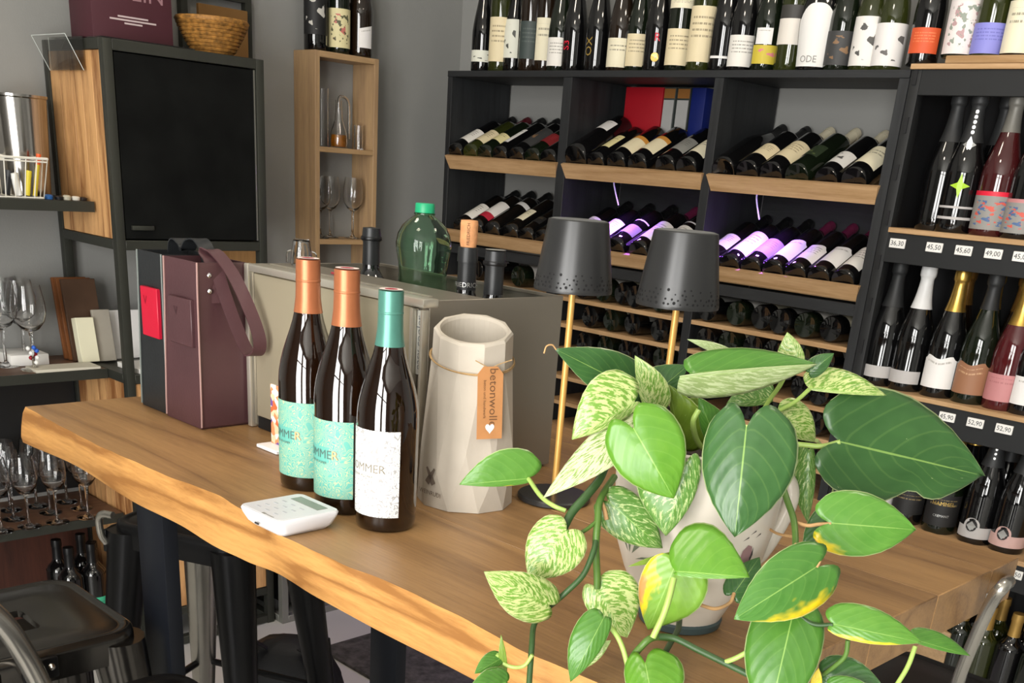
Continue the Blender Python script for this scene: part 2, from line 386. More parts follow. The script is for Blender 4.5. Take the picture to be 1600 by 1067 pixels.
def mlink(name, me, m, parent):     # a mesh shared between things, its material set on the object
    if not me.materials: me.materials.append(None)
    o = bpy.data.objects.new(name, me); C.objects.link(o); o.parent = parent
    o.material_slots[0].link = 'OBJECT'; o.material_slots[0].material = m; return o
def bottle(typ, mw, g, cap, labels, label, group, cat='wine bottle', name='wine_bottle', capz=None, n=22):
    me = body_mesh(typ, n)
    if not me.materials: me.materials.append(None)
    o = bpy.data.objects.new(name, me); C.objects.link(o); o.material_slots[0].link = 'OBJECT'; o.material_slots[0].material = g
    o.matrix_world = mw; tag(o, label, cat, group)
    if cap is not None: mlink('capsule', cap_mesh(typ, 18, capz), cap, o)
    for L_ in labels:
        z0, z1, span, m = L_[:4]; sh = L_[5] if len(L_) > 5 else 'rect'
        q = mlink('label', label_mesh(typ, z0, z1, span, 14, sh), m, o)
        if len(L_) > 4 and L_[4]: q.rotation_euler = (0, 0, math.radians(L_[4]))
    return o
def standing(p, face=0.0):          # base point p, label turned `face` degrees from the camera's side
    d = CAM-Vector(p); a = math.atan2(d.y, d.x)+math.radians(face)
    return Matrix.Translation(p) @ Matrix.Rotation(a, 4, 'Z')
def lying(p, tilt, roll=0.0, yaw=0.0):
    z = Vector((math.sin(yaw)*math.cos(tilt), math.cos(yaw)*math.cos(tilt), math.sin(tilt))); x = Vector((0, -math.sin(tilt), math.cos(tilt)))
    x = (x-z*x.dot(z)).normalized(); y = z.cross(x)
    m = Matrix(((x.x, y.x, z.x, p[0]), (x.y, y.y, z.y, p[1]), (x.z, y.z, z.z, p[2]), (0, 0, 0, 1)))
    return m @ Matrix.Rotation(roll, 4, 'Z')
ORD = ['leftmost', 'second', 'third', 'fourth', 'fifth', 'sixth', 'seventh', 'eighth', 'ninth', 'tenth', 'eleventh', 'twelfth', 'thirteenth', 'fourteenth', 'fifteenth', 'sixteenth', 'seventeenth', 'eighteenth', 'nineteenth', 'twentieth', 'twenty-first', 'twenty-second']
def nth(i): return 'leftmost' if i == 0 else ORD[i]+' from left'

LW = label_mat('white_label', '#e6e2da', '#7a756c')
LC = label_mat('cream_label', '#dfd0ab', '#7d6f55')
LC2 = label_mat('pale_cream_label', '#e4dcc0', '#6d6655', n=7)
LY = label_mat('yellow_cream_label', '#ddd29c', '#77704c', n=6)
LHAT = label_mat('white_label_black_drawing', '#dcdccd', '#22231f', 'art', art=5)
LTEAL = label_mat('grey_teal_label', '#3b4543', '#56605c')
LDK = label_mat('dark_grey_label', '#3a3a3a', '#8a6a4a', 'art', art=7)
LPINK = label_mat('pink_yellow_label', '#c9b53c', '#d8788a', 'art', art=3)
LGRW = label_mat('white_label_grey_band', '#ddd6cc', '#3c3a37', 'band', n=66)
LFIG = label_mat('white_label_black_figure', '#e4e0da', '#1c1b1b', 'art', art=6)
LPHO = label_mat('black_white_photo_label', '#e2dedb', '#403c3a', 'art', art=5)
LORG = label_mat('orange_label', '#d2552b', '#e58b5b')
LFLO = label_mat('white_flower_label', '#e2d9d6', '#b08a8c', 'art', ink2='#8f978b', art=9)
LLAV = label_mat('lavender_label', '#8585cf', '#5f5fae')
LRED = label_mat('red_label', '#7c1f23', '#a3383a')
LGREY = label_mat('grey_label', '#85847f', '#5b5955')
LRB = label_mat('white_label_red_band', '#b32238', '#e6e2dd', 'band', n=28)
LORB = label_mat('cream_label_orange_top', '#e2d6b4', '#c78a3a', 'band', n=80)
LPLN = label_mat('plain_white_label', '#e6e3e0', '#9a958d', n=5)
LDG = label_mat('dark_green_label', '#23301c', '#5f6a3c', 'art', art=4)
LBW = label_mat('black_white_label', '#d6d4cf', '#191919', 'art', art=7)
LBR = label_mat('copper_label', '#96694c', '#c9a37c', n=6)
LPK = label_mat('rose_label', '#bd7f80', '#a5666a', n=6)
LGR = label_mat('graffiti_label', '#8c8a86', '#3d5f8f', 'art', ink2='#c9584a', art=10)
LBLK = label_mat('black_label', '#1b1a1a', '#8d7a52', n=6)
LSIL = label_mat('silver_label', '#b7b3b1', '#8c8886', n=4)
LROS = label_mat('rose_silver_label', '#c7a39c', '#a67f78', n=4)
LFLORAL = label_mat('cream_floral_label', '#d9cf9f', '#c05c5c', 'art', ink2='#5a5a40', art=7)
LFOL = label_mat('black_label_white_leaves', '#121213', '#c8c5bd', 'art', art=6)
MK_red = mat('red_print', '#d6203a', 0.5, 0, 0)
MK_gold = mat('gold_print', '#c8a85a', 0.35, 0.6, 0)
MK_green = mat('green_star', '#a9d234', 0.4, 0, 0)
MK_sil = mat('silver_print', '#c9c9c6', 0.3, 0.7, 0)
def wrap_vf(V, r, ang0, z0):          # bend flat artwork (x along the girth, y up) round a bottle of radius r
    return [Vector((r*math.cos(ang0+v.x/r), r*math.sin(ang0+v.x/r), z0+v.y)) for v in V]
def print_on(o, typ, txt, size, z, ang, m, name='lettering', vertical=False, V=None, F=None, grow=0.0012):
    if V is None: V, F = text_vf(txt, size)
    if vertical: V = [Vector((-v.y, v.x, 0)) for v in V]
    me = mesh(name, wrap_vf(V, rad_at(typ, z)+grow, math.radians(ang), z), F); return link(name, me, m, o)
def disc_vf(r, n=16): return [Vector((r*math.cos(2*PI*i/n), r*math.sin(2*PI*i/n), 0)) for i in range(n)], [list(range(n))]

# ------------------------------------------------------------------ dark wine rack (three bays)
RY, RB = 2.697, 2.975
RT = 1.803
UP = [(-3.085, -3.063), (-2.545, -2.508), (-1.975, -1.945), (-1.430, -1.403)]
rack = empty('wine_rack', (-2.244, 2.836, 0), 'charcoal wooden wine rack with three bays and oak front strips', 'wine rack')
for a, b in UP: box('upright', a, b, RY, RB, 0, RT-0.018, M_rack, rack, 0.001, 1)
box('top_board', UP[0][0], UP[3][1], RY-0.002, RB, RT-0.018, RT, M_rackh, rack, 0.001, 1)
TILT = math.radians(25)
ROW = [(1.541, 1.500), (1.301, 1.266)]
BAYS = [(UP[i][1], UP[i+1][0]) for i in range(3)]
for (zt, zb) in ROW:
    for (a, b) in BAYS:
        # sloping bottle board, then the oak lip across its front
        y0, z0 = RY+0.012, zt-0.028
        V = []
        L_ = 0.262/math.cos(TILT)
        for (s, t) in ((0, 0), (L_, 0), (L_, -0.012), (0, -0.012)):
            yy = y0+s*math.cos(TILT)-t*math.sin(TILT); zz = z0+s*math.sin(TILT)+t*math.cos(TILT)
            V += [(a, yy, zz), (b, yy, zz)]
        put('sloping_shelf', V, [[0, 1, 3, 2], [2, 3, 5, 4], [4, 5, 7, 6], [6, 7, 1, 0], [0, 2, 4, 6], [1, 7, 5, 3]], M_oak, rack)
        V = [(a-0.008, RY-0.012, zt), (b+0.006, RY-0.012, zt), (b-0.002, RY+0.004, zb), (a+0.004, RY+0.004, zb),
             (a-0.008, RY-0.0005, zt+0.004), (b+0.006, RY-0.0005, zt+0.004), (b-0.002, RY+0.014, zb+0.004), (a+0.004, RY+0.014, zb+0.004)]
        put('front_lip', V, [[0, 3, 2, 1], [4, 5, 6, 7], [0, 1, 5, 4], [1, 2, 6, 5], [2, 3, 7, 6], [3, 0, 4, 7]], M_oak, rack)
FLAT = [1.146-0.084*i for i in range(13)]
for (a, b) in BAYS:
    if a > -2.6: box('back_panel', a, b, 2.9795, 2.9845, 1.15, 1.545, M_rackh, rack)
    box('crossbar', a, b, RY+0.006, RY+0.03, 1.226, 1.256, M_rackh, rack)
    for z in FLAT: box('flat_shelf', a, b, RY+0.001, RB-0.02, z-0.013, z, M_oak, rack, 0.0008, 1)

# binders standing at the back of the middle bay
def binder(px0, px1, col, lab, spine=None, zt=1.778):
    y = 2.90; x0, x1 = at_y(px0, 150, y).x, at_y(px1, 150, y).x
    e = empty('ring_binder', ((x0+x1)/2, y, 1.612), lab, 'binder', 'binders behind the tilted bottles')
    box('cover', x0+0.001, x1-0.001, y, 2.965, 1.612, zt, mat('binder_'+col, col, 0.5, 0, 0.05), e, 0.002)
    if spine:
        box('spine_label', x0+0.004, x1-0.004, y-0.002, y, 1.62, zt-0.035, M_paper if spine == 1 else mat('grey_card', '#a9a8a6', 0.7), e)
        box('spine_top', x0+0.003, x1-0.003, y-0.001, y, zt-0.03, zt-0.004, mat('ochre_card', '#8a5a25', 0.7), e)
binder(977, 1036, '#a3101f', 'red ring binder standing behind the tilted bottles')
binder(1037, 1056, '#3d4340', 'grey ring binder with pale spine label next to the red binder', 2)
binder(1058, 1079, '#2f3531', 'grey ring binder with pale spine label next to the blue binder', 2)
binder(1080, 1103, '#0f1f66', 'dark blue ring binder at the right of the binders')

# ---- bottles along the rack's top
TOPS = [ # px, type, glass, capsule, labels, face, wording
 (753, 'flute', G_black, K_black, [(.028, .062, 150, LHAT)], 0, 'black bottle with low white label of a drawn hat'),
 (780, 'bordeaux', G_olive, K_black, [(.028, .155, 150, LC)], 0, 'olive bottle with tall cream label'),
 (802, 'flute', G_black, K_black, [(.040, .150, 95, LHAT)], -30, 'black bottle with white label and black blot'),
 (826, 'slim', G_brown, K_dred, [(.035, .140, 140, LTEAL)], 0, 'brown bottle with dark teal label'),
 (850, 'slim', G_brown, K_black, [(.032, .150, 100, LC2)], -12, 'brown bottle with tall narrow cream label'),
 (872, 'flute', G_green, K_black, [(.014, .092, 130, LW)], -10, 'slim green bottle with pale square label'),
 (895, 'flute', G_black, K_black, [], 0, 'black slim bottle with red lettering up its side'),
 (931, 'flute', G_black, K_black, [], 0, 'black slim bottle with gold letters up its side'),
 (966, 'flute', G_brown, K_black, [(.010, .086, 150, LC2)], 0, 'brown slim bottle with broad cream label'),
 (994, 'flute', G_green, K_black, [(.014, .098, 110, LC)], -8, 'green slim bottle with small cream label'),
 (1023, 'flute', G_black, K_black, [], 0, 'black bottle with red emblem and gold medallion'),
 (1058, 'bordeaux', G_green, K_dred, [(.014, .105, 150, LC), (.155, .178, 150, LC2)], 0, 'green bottle with cream label and cream shoulder band'),
 (1092, 'bordeaux', G_olive, K_black, [(.022, .158, 160, LC)], 0, 'olive bottle with tall wide cream label'),
 (1126, 'flute', G_black, K_black, [(.030, .036, 110, LPLN)], 0, 'black slim bottle with one thin white stripe'),
 (1156, 'flute', G_black, K_black, [(.010, .085, 140, LW)], 0, 'black slim bottle with white label and drawing'),
 (1193, 'flute', G_green, K_black, [(.016, .060, 120, LPINK), (.062, .100, 70, LPLN, -15)], 0, 'dark green bottle with white, pink and yellow label'),
 (1231, 'bordeaux', G_olive, K_black, [(.060, .150, 150, LGRW)], 0, 'olive bottle with white label under a grey band'),
 (1271, 'bulb', G_black, K_black, [(.008, .150, 110, label_mat('blank_white_label', '#e6e4e0', style='none'), 0, 'arch')], -12, 'round-bellied black bottle with white arched label'),
 (1309, 'flute', G_green, K_black, [(.012, .088, 150, LDK)], 0, 'dark bottle with charcoal label and orange print'),
 (1349, 'flute', G_olive, K_tgold, [(.010, .118, 140, LFIG)], -10, 'olive bottle with white label of a black figure'),
 (1384, 'flute', G_olive, K_black, [(.010, .102, 170, LPHO)], 0, 'olive bottle with black and white photo label'),
]
for i, (px, t, g, k, labs, face, wd) in enumerate(TOPS):
    y = RY+0.045+(0.018 if i in (2, 4, 9) else 0)
    p = at_y(px, 100, y); p.z = RT
    o = bottle(t, standing(p, face), g, k, labs, wd+', '+nth(i)+' on the rack top', 'bottles on top of the rack')
    if i == 6: print_on(o, t, 'S3', .03, .07, -40, MK_red, vertical=True)
    if i == 7: print_on(o, t, 'OX', .034, .065, -42, MK_gold, vertical=True)
    if i == 10:
        print_on(o, t, 'R', .03, .085, -2, MK_red); V, F = disc_vf(.012); print_on(o, t, '', 0, .035, -4, MK_gold, 'medallion', V=V, F=F)
    if i == 17: print_on(o, t, 'ODE', .022, .024, -8, M_greyink, grow=.003)

# ---- tilted bottles in the two sloping tiers
def relax(xs, rs, a, b):            # neighbours touch at most, and stay inside their bay
    xs = list(xs)
    for _ in range(400):
        for i in range(len(xs)): xs[i] = min(max(xs[i], a+rs[i]+.001), b-rs[i]-.001)
        for i in range(len(xs)-1):
            gap = xs[i]+rs[i]+rs[i+1]+.0006-xs[i+1]
            if gap > 0: xs[i] -= gap/2; xs[i+1] += gap/2
    return xs
def tilted(row, bay, lst, tier):
    zt = ROW[row][0]
    XS = relax([at_y(q[0], q[1], RY+0.02).x for q in lst], [max(r for r, z in BT[q[2]][0]) for q in lst], *BAYS[bay])
    for i, (px, py, t, g, k, labs, wd) in enumerate(lst):
        R = rad_at(t, .1); y0, z0 = RY+0.012, zt-0.028
        n = Vector((0, -math.sin(TILT), math.cos(TILT))); d = Vector((0, math.cos(TILT), math.sin(TILT)))
        x = XS[i]
        p = Vector((x, y0, z0))+n*(R+0.001)+d*0.002
        bottle(t, lying(p, TILT, math.radians(-12+5*((i*37) % 3))), g, k, labs, wd+', '+nth(i)+', '+tier, 'tilted bottles in the rack')
SL = (.045, .125)
tilted(0, 0, [(717, 228, 'slim', G_black, K_black, [(.045, .125, 130, LW)], 'tilted bottle with white label'),
 (743, 231, 'slim', G_olive, K_dred, [(.045, .125, 130, LC)], 'tilted bottle with cream label and red cap'),
 (765, 233, 'slim', G_green, K_black, [(.055, .105, 120, LY)], 'tilted bottle with small yellowish label'),
 (789, 233, 'slim', G_black, K_black, [(.04, .14, 60, LPLN)], 'tilted bottle with narrow white label'),
 (815, 238, 'slim', G_black, K_grey, [(.045, .16, 120, LDK)], 'tilted bottle with charcoal label'),
 (840, 239, 'slim', G_green, K_black, [(.06, .12, 120, LRED)], 'tilted bottle with dark red label'),
 (864, 243, 'slim', G_black, K_black, [], 'tilted plain black bottle')], 'left upper sloping tier')
tilted(0, 1, [(905, 243, 'magnum', G_black, K_black, [(.13, .185, 100, LPLN)], 'large tilted magnum with small white label'),
 (937, 247, 'slim', G_black, K_black, [(.05, .13, 75, LY)], 'tilted bottle with narrow yellow-cream label'),
 (971, 249, 'bordeaux', G_black, K_black, [(.04, .125, 140, LORB)], 'tilted bottle with cream label and gold top'),
 (1004, 251, 'bordeaux', G_black, K_tgold, [(.04, .13, 140, LORB)], 'tilted bottle with orange-topped cream label'),
 (1049, 254, 'bordeaux', G_black, K_bronze, [(.05, .125, 120, LGREY)], 'tilted bottle with grey label'),
 (1079, 257, 'bordeaux', G_black, K_black, [(.04, .12, 130, LC2)], 'tilted bottle with cream label')], 'middle upper sloping tier')
tilted(0, 2, [(1130, 256, 'burgundy', G_black, K_black, [], 'tilted plain black bottle'),
 (1173, 261, 'bordeaux', G_black, K_black, [(.05, .115, 130, LC)], 'tilted bottle with cream label and black cap'),
 (1211, 266, 'bordeaux', G_black, K_cream, [(.045, .14, 140, LC)], 'tilted bottle with cream label and cream cap'),
 (1253, 269, 'bordeaux', G_green, K_cream, [(.06, .12, 100, LDG)], 'tilted bottle with dark green framed label'),
 (1299, 272, 'slim', G_black, K_cream, [(.035, .10, 130, LBW)], 'tilted bottle with black and white label'),
 (1343, 272, 'bordeaux', G_black, K_cream, [(.035, .13, 140, LC2)], 'tilted bottle with pale cream label and gold seal')], 'right upper sloping tier')
tilted(1, 0, [(727, 340, 'slim', G_black, K_black, [(.04, .13, 130, LW)], 'tilted bottle with white label'),
 (751, 351, 'bordeaux', G_black, K_black, [(.04, .15, 130, LRB)], 'tilted bottle with white label and red band'),
 (777, 354, 'bordeaux', G_black, K_black, [(.145, .165, 130, LPLN)], 'tilted bottle with thin white shoulder band'),
 (807, 360, 'bordeaux', G_black, K_black, [(.05, .12, 90, LC2)], 'tilted bottle with pale shield label'),
 (833, 363, 'slim', G_black, K_black, [(.05, .09, 90, LBLK)], 'tilted bottle with small black label'),
 (859, 366, 'slim', G_black, K_black, [], 'tilted plain black bottle')], 'left lower sloping tier')
tilted(1, 1, [(900, 372, 'slim', G_black, K_black, [(.05, .13, 130, LW)], 'tilted bottle with white label in violet light'),
 (934, 378, 'slim', G_black, K_black, [(.05, .13, 130, LW)], 'tilted bottle with pale label in violet light'),
 (969, 384, 'bordeaux', G_black, K_black, [(.05, .10, 120, LGREY), (.13, .136, 120, LPLN)], 'tilted bottle with grey label and white ring'),
 (1005, 390, 'bordeaux', G_black, K_wine, [(.035, .14, 140, LW)], 'tilted bottle with large white label and red cap'),
 (1044, 396, 'bordeaux', G_black, K_black, [(.05, .13, 140, LW), (.15, .156, 120, LPLN)], 'tilted bottle with white label and white ring'),
 (1080, 402, 'slim', G_black, K_black, [(.05, .12, 130, LPLN)], 'tilted bottle with plain white label')], 'middle lower sloping tier')
tilted(1, 2, [(1104, 397, 'slim', G_black, K_black, [(.05, .12, 130, LW)], 'tilted bottle with white label half behind the lamp'),
 (1141, 403, 'slim', G_black, K_black, [(.035, .15, 140, LW)], 'tilted bottle with long white label'),
 (1175, 409, 'slim', G_black, K_black, [(.04, .12, 130, LGREY)], 'tilted bottle with grey label'),
 (1211, 412, 'slim', G_black, K_wine, [(.035, .13, 140, LPLN, 0, 'wave')], 'tilted bottle with scalloped white label and red cap'),
 (1248, 416, 'slim', G_black, K_wine, [(.035, .115, 130, LW, 0, 'wave')], 'tilted bottle with wavy-edged white label'),
 (1286, 418, 'slim', G_black, K_wine, [(.035, .12, 130, LPLN, 0, 'wave')], 'tilted bottle with white label and red dot'),
 (1324, 427, 'slim', G_black, K_wine, [(.03, .13, 140, LW)], 'tilted bottle with white label and drawn house')], 'right lower sloping tier')

# ---- bottles lying flat in the low tiers
def flat_row(tier, bay, pxs, name):
    z = FLAT[tier]; R = .0345; XS = relax([at_y(px, 500+40*tier, RY+0.03).x for px in pxs], [.0347]*len(pxs), *BAYS[bay])
    for i, px in enumerate(pxs):
        p = Vector((XS[i], RY+0.006+0.012*((i*7) % 3), z+R+.0015))
        mw = lying(p, 0.0, math.radians(-20+25*((i*5) % 3))) @ Matrix.Scale(0.0345/0.0378, 4)
        bottle('bordeaux', mw, (G_black, G_green, G_black)[i % 3], K_black, [(.05, .15, 140, (LGREY, LW, LC2)[(i+tier) % 3])],
               'dark bottle lying flat, '+nth(i)+' in '+name, 'bottles lying flat in the rack')
TN = ['the first flat tier', 'the second flat tier', 'the third flat tier', 'the fourth flat tier', 'the fifth flat tier', 'the sixth flat tier']
flat_row(0, 0, [747, 808], 'the left bay, '+TN[0]); flat_row(1, 0, [790, 845], 'the left bay, '+TN[1])
flat_row(0, 1, [912, 941, 968, 995, 1030], 'the middle bay, '+TN[0])
flat_row(1, 1, [924, 954, 984, 1034], 'the middle bay, '+TN[1])
flat_row(2, 1, [915, 945, 975, 1005, 1034], 'the middle bay, '+TN[2])
flat_row(0, 2, [1110, 1152, 1188, 1225, 1262, 1300], 'the right bay, '+TN[0])
flat_row(1, 2, [1108, 1140, 1176, 1216, 1256, 1292], 'the right bay, '+TN[1])
flat_row(2, 2, [1150, 1186, 1258, 1290], 'the right bay, '+TN[2])
flat_row(3, 2, [1180, 1214, 1250, 1286], 'the right bay, '+TN[3])
flat_row(4, 2, [1200, 1240, 1276], 'the right bay, '+TN[4])

# ---- violet led lamps in the lower sloping tier
M_led = mat('violet_led', '#7a4cff', 0.4, 0, 0, emit='#7a3cff', estr=12)
def led(bay, fx, side):
    a, b = BAYS[bay]; x = a+fx*(b-a)
    y, z = RY+0.036, 1.506
    e = empty('led_lamp', (x, y, z), 'small violet LED lamp hanging in the %s bay of the rack' % side, 'lamp', 'violet LED lamps in the rack')
    box('housing', x-0.03, x+0.03, y-0.012, y+0.012, z, z+0.008, M_white, e, 0.002)
    box('diffuser', x-0.026, x+0.026, y-0.009, y+0.009, z-0.002, z, M_led, e)
    tube('cable', [(x-0.03, y, z+0.004), (x-0.045, y+0.012, z-0.008), (x-0.052, y+0.03, z-0.03), (x-0.050, y+0.05, z-0.07)], 0.0022, M_white, e, 6, sub=6)
    l = bpy.data.lights.new('led_light', 'AREA'); l.shape = 'RECTANGLE'; l.size = 0.05; l.size_y = 0.016; l.energy = 1.1; l.spread = math.radians(115); l.color = (0.34, 0.10, 1.0)
    o = bpy.data.objects.new('led_light', l); C.objects.link(o); o.location = (0, 0, -0.006); o.parent = e
led(1, 0.40, 'middle'); led(2, 0.34, 'right')

# ------------------------------------------------------------------ black sales rack at the right
R2 = (-1.400, -0.35)
r2 = empty('display_rack', (-0.9, 2.836, 0), 'black metal display rack with oak shelf boards and price tags', 'display rack')
M_blk = mat('matte_black_sheet', '#222324', 0.55, 0.2, 0.04)
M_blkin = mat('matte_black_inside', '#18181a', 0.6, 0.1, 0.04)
for x in (R2[0], R2[1]-0.025):
    u = box('upright', x, x+0.027, RY-0.004, RY+0.03, 0, RT, M_blk, r2, 0.002)
    for z in [0.3+0.105*i for i in range(15)]:
        V, F = box_vf(x+0.009, x+0.018, RY-0.0062, RY-0.003, z, z+0.035)
        put('slot', V, F, M_blkin, u)
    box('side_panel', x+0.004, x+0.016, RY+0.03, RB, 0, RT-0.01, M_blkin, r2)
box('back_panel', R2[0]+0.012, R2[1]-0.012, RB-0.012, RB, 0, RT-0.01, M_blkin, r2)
box('top_fascia', R2[0]+0.027, R2[1]-0.025, RY-0.004, RY+0.014, 1.748, RT, M_blk, r2, 0.001, 1)
box('top_board', R2[0]-0.002, R2[1], RY-0.010, RB, RT, RT+0.012, M_oak, r2, 0.001, 1)
SH2 = [(1.452, 0.07), (1.062, 0.075), (0.722, 0.07), (0.27, 0.05)]
for z, h in SH2:
    box('shelf_board', R2[0]+0.027, R2[1]-0.025, RY-0.014, RB-0.015, z-0.012, z, M_oak, r2, 0.001, 1)
    box('fascia', R2[0]+0.027, R2[1]-0.025, RY-0.008, RY+0.01, z-0.012-h, z-0.012, M_blk, r2, 0.001, 1)
def price(px, row, txt, i):
    z = SH2[row][0]; x = at_y(px, 0 if False else {0: 375, 1: 615, 2: 840}[row], RY-0.012).x; zz = z-0.036
    e = empty('price_tag', (x, RY-0.012, zz-0.011), 'white price tag marked %s on the %s shelf edge, %s' % (txt, ('upper', 'middle', 'lower')[row], nth(i)), 'price tag', 'price tags on the display rack')
    box('card', x-0.021, x+0.021, RY-0.0125, RY-0.0085, zz-0.011, zz+0.011, M_paper, e, 0.001, 1)
    text_on('lettering', txt, 0.016, (x, RY-0.0131, zz), (1, 0, 0), (0, 0, 1), M_ink, e)
for i, (px, t) in enumerate([(1403, '36,30'), (1462, '45,50'), (1509, '45,60'), (1557, '49,00'), (1603, '45,00')]): price(px, 0, t, i)
for i, (px, t) in enumerate([(1352, '39,50'), (1393, '36,50'), (1441, '48,50'), (1488, '45,90'), (1535, '52,90'), (1583, '52,90')]): price(px, 1, t, i)
for i, (px, t) in enumerate([(1400, '36,90'), (1450, '42,00'), (1502, '44,50'), (1600, '44,50')]): price(px, 2, t, i)
tag(box('serving_board', at_y(1475, 105, RY-0.01).x, -0.5, RY-0.012, RY+0.2, RT+0.012, RT+0.028, M_oak, None, 0.002), 'oak board lying on top of the display rack under bottles', 'board')
for i, (px, t, g, k, labs, face, wd, zz) in enumerate([
 (1440, 'flute', G_black, K_bronze, [(.024, .078, 120, LORG)], -8, 'black slim bottle with orange label', RT+.012),
 (1494, 'bordeaux', G_green, K_black, [(.006, .125, 150, LFLO)], 0, 'dark bottle with big white flower label', RT+.028),
 (1538, 'flute', G_olive, K_black, [(.006, .068, 160, LLAV)], 0, 'olive bottle with lavender label', RT+.028),
 (1586, 'bordeaux', G_brown, K_black, [(.006, .110, 150, LC2)], 0, 'brown bottle with pale cream label', RT+.028)]):
    p = at_y(px, 95, RY+0.046); p.z = zz
    bottle(t, standing(p, face), g, k, labs, wd+', '+nth(i)+' on the display rack top', 'bottles on top of the display rack')
def stand(px, py, row, t, g, k, labs, face, wd, dy=0.05, capz=None, name='sparkling_wine_bottle', group='sparkling wines on the display rack', sc=1.0):
    z = SH2[row][0]; p = at_y(px, py, RY+dy); p.z = z
    return bottle(t, standing(p, face) @ Matrix.Scale(sc, 4), g, k, labs, wd, group, 'sparkling wine', name, capz)
T0 = 'on the upper display shelf'
o = stand(1457, 355, 0, 'champagne', G_black, K_grey, [], 0, 'black sparkling bottle with long dark foil, leftmost '+T0, 0.06, .2)
o = stand(1487, 360, 0, 'champagne', G_black, K_grey, [(.03, .036, 120, LSIL), (.055, .060, 120, LSIL)], -6, 'black sparkling bottle with green star '+T0, 0.045, .2)
V = [Vector((.024*math.sin(a*PI/4)*(1 if a % 2 == 0 else .36), .028*math.cos(a*PI/4)*(1 if a % 2 == 0 else .36), 0)) for a in range(8)]
print_on(o, 'champagne', '', 0, .105, 0, MK_green, 'star', V=V, F=[list(range(8))[::-1]], grow=.001)
V = [Vector((.016*math.sin(a*PI/4)*(1 if a % 2 == 0 else .5), .018*math.cos(a*PI/4)*(1 if a % 2 == 0 else .5), 0)) for a in range(8)]
print_on(o, 'champagne', '', 0, .195, 0, MK_sil, 'crest', V=V, F=[list(range(8))[::-1]], grow=.003)
for i in range(5):
    V, F = disc_vf(.0042, 8); print_on(o, 'champagne', '', 0, .222+.011*i, 0, MK_sil, 'foil_dot', V=V, F=F, grow=.0022)
stand(1528, 366, 0, 'champagne', G_black, K_grey, [], 0, 'black sparkling bottle half behind the rose one '+T0, 0.13, .2)
stand(1541, 368, 0, 'champagne', G_rose, K_lgrey, [(.014, .088, 165, LGR), (.088, .098, 165, MK_red)], 0, 'rose sparkling bottle with colourful graffiti label '+T0, 0.05, .225)
stand(1590, 374, 0, 'champagne', G_black, K_grey, [(.012, .078, 165, LGR), (.078, .086, 165, LPK)], 0, 'dark sparkling bottle with colourful graffiti label, rightmost '+T0, 0.05, .2)
T1 = 'on the middle display shelf'
stand(1372, 588, 1, 'champagne', G_black, K_grey, [(.022, .052, 120, LSIL)], -14, 'black sparkling bottle with dark foil, leftmost '+T1, capz=.2)
stand(1414, 598, 1, 'champagne', G_black, K_white, [(.020, .052, 120, LSIL)], -14, 'black sparkling bottle with white foil '+T1, capz=.205)
stand(1464, 608, 1, 'champagne', G_black, K_gold, [(.024, .100, 120, LPLN, 0, 'wave')], -14, 'sparkling bottle with gold foil and white label '+T1, capz=.21)
stand(1513, 618, 1, 'champagne', G_green, K_grey, [(.024, .098, 120, LBR, 0, 'wave')], -14, 'sparkling bottle with copper label '+T1, capz=.225)
stand(1563, 628, 1, 'champagne', G_pink, K_gold, [(.022, .086, 160, LPK)], 0, 'pink sparkling bottle with rose label and gold foil '+T1, capz=.2)
stand(1602, 636, 1, 'champagne', G_black, K_gold, [(.024, .09, 120, LPLN)], 0, 'sparkling bottle with white label, rightmost '+T1, capz=.21)
stand(1520, 600, 1, 'champagne', G_green, K_gold, [], 0, 'gold foiled sparkling bottle behind the copper label one '+T1, 0.15, .22)
stand(1562, 610, 1, 'champagne', G_brown, K_bronze, [], 0, 'bronze foiled sparkling bottle behind the pink one '+T1, 0.16, .22)
stand(1478, 590, 1, 'champagne', G_brown, K_bronze, [], 0, 'bronze foiled sparkling bottle behind the gold foiled one '+T1, 0.16, .22)
T2 = 'on the lower display shelf'
stand(1330, 760, 2, 'champagne', G_black, K_grey, [(.03, .10, 130, LW)], 0, 'dark sparkling bottle with white label, leftmost '+T2, capz=.2)
stand(1374, 772, 2, 'champagne', G_black, K_grey, [(.03, .095, 130, LPLN)], 0, 'dark sparkling bottle with white label, second from left '+T2, capz=.2)
stand(1418, 790, 2, 'champagne', G_black, K_gold, [(.03, .09, 130, LBLK)], 0, 'dark sparkling bottle with black label and gold foil '+T2, capz=.22)
o = stand(1470, 805, 2, 'champagne', G_green, K_gold, [(.022, .105, 140, LBLK)], 0, 'dark sparkling bottle with gold lettering '+T2, capz=.22)
print_on(o, 'champagne', 'HAMMEL', .015, .082, 0, MK_gold); print_on(o, 'champagne', 'CREMANT', .009, .05, 0, MK_sil)
